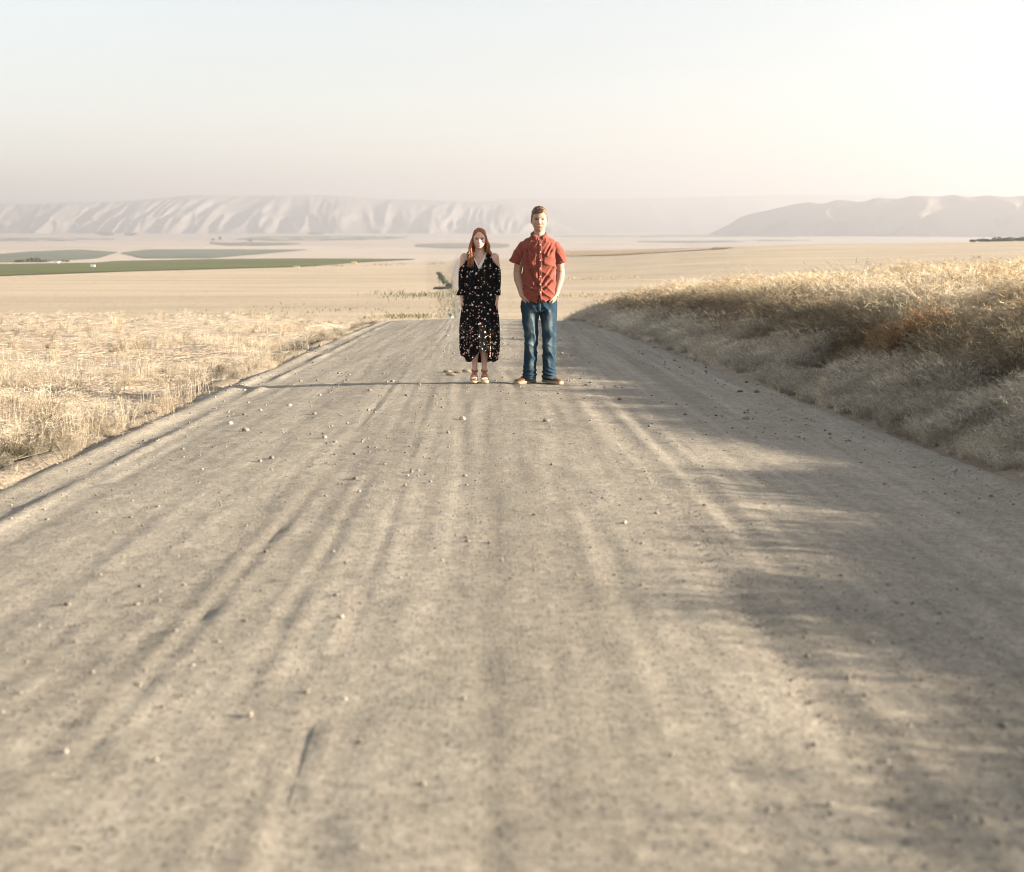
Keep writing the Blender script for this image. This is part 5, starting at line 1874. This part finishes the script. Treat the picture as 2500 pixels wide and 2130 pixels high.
obj('camisole', g.mesh('camisole', cami), woman)
g = Geo()
P = []
for t in np.linspace(-1, 1, 25):
    x = .058 * t; z = 1.318 + .050 * t * t
    hit = bw.ray_cast(Vector((x, -1, z)), Vector((0, 1, 0)))
    P.append((x, (hit[0].y if hit[0] is not None else -.03) - .002, z))
g.tube(P, [.0012] * 25, 5, (0, 0, 1))
silver = plain('silver', (.75, .73, .70), .25, .05, 40, .5, Metallic=.8)
nk = obj('necklace', g.mesh('necklace', silver), woman)
obj('pendant', Geo().ball((0, P[12][1] - .003, 1.311), (.008, .003, .007), 12, 8).mesh('pendant', silver), nk)

# wedge sandals
strap_m = plain('tan_leather', (.34, .12, .05), .5, .2, 40, .4)
cork = plain('cork', (.50, .38, .25), .85, .25, 70)


def sandal(lx, s):
    g = Geo()
    d = s * .004
    ys_ = [.072, .045, .0, -.05, -.09, -.125, -.150, -.160]
    hw = [.022, .031, .033, .034, .041, .042, .034, .018]
    tp_ = [.060, .060, .058, .048, .036, .032, .032, .032]
    bt = [0, 0, 0, 0, 0, 0, .003, .008]
    rings = []
    tt = np.linspace(0, 2 * np.pi, 16, endpoint=False)
    for y, h, t_, b_ in zip(ys_, hw, tp_, bt):
        zc = (t_ + b_) / 2; hz_ = (t_ - b_) / 2
        rings.append(np.stack([lx + d * (1.2 - y * 6) + h * np.sign(np.cos(tt)) * np.abs(np.cos(tt)) ** .5, 0 * tt + y, zc + hz_ * np.sign(np.sin(tt)) * np.abs(np.sin(tt)) ** .5], 1))
    loft(g, rings)
    so = obj('sandal', g.mesh('sandal', cork), woman)
    g = Geo()

    def band(y, z, rx, rz_, w_, tilt=0.0):
        q = np.linspace(-.15, np.pi + .15, 18)
        P = np.stack([lx + d + rx * np.cos(q), y + tilt * np.cos(q) + 0 * q, z + rz_ * np.sin(q)], 1)
        g.tube(P, [(w_, .0022)] * 18, 8, (0, 1, 0))
    band(-.092, .042, .0415, .032, .009)
    band(-.060, .050, .038, .045, .006, .018)
    band(-.048, .052, .038, .050, .006, -.018)
    obj('strap', g.mesh('strap', strap_m), so)
    g = Geo()
    q = np.linspace(0, 2 * np.pi, 26)
    g.tube(np.stack([lx + .033 * np.cos(q), .010 + .039 * np.sin(q), .122 + .006 * np.sin(q)], 1), [(.0095, .0024)] * 26, 8, (0, 0, 1), False)
    g.tube([(lx - .001, -.030, .120), (lx, -.052, .105), (lx, -.070, .090)], [(.008, .003), (.007, .003), (.006, .003)], 8)
    obj('ankle_strap', g.mesh('ankle_strap', strap_m), so)
    obj('buckle', Geo().box((lx + s * .036, .0, .122), (.006, .014, .014)).mesh('buckle', silver, False), so)
    g = Geo().tube([(lx, .055, .055), (lx, .062, .09), (lx, .050, .122)], [(.026, .006), (.022, .005), (.018, .004)], 12)
    obj('heel_cup', g.mesh('heel_cup', strap_m), so)


sandal(-.052, -1)
sandal(.050, 1)
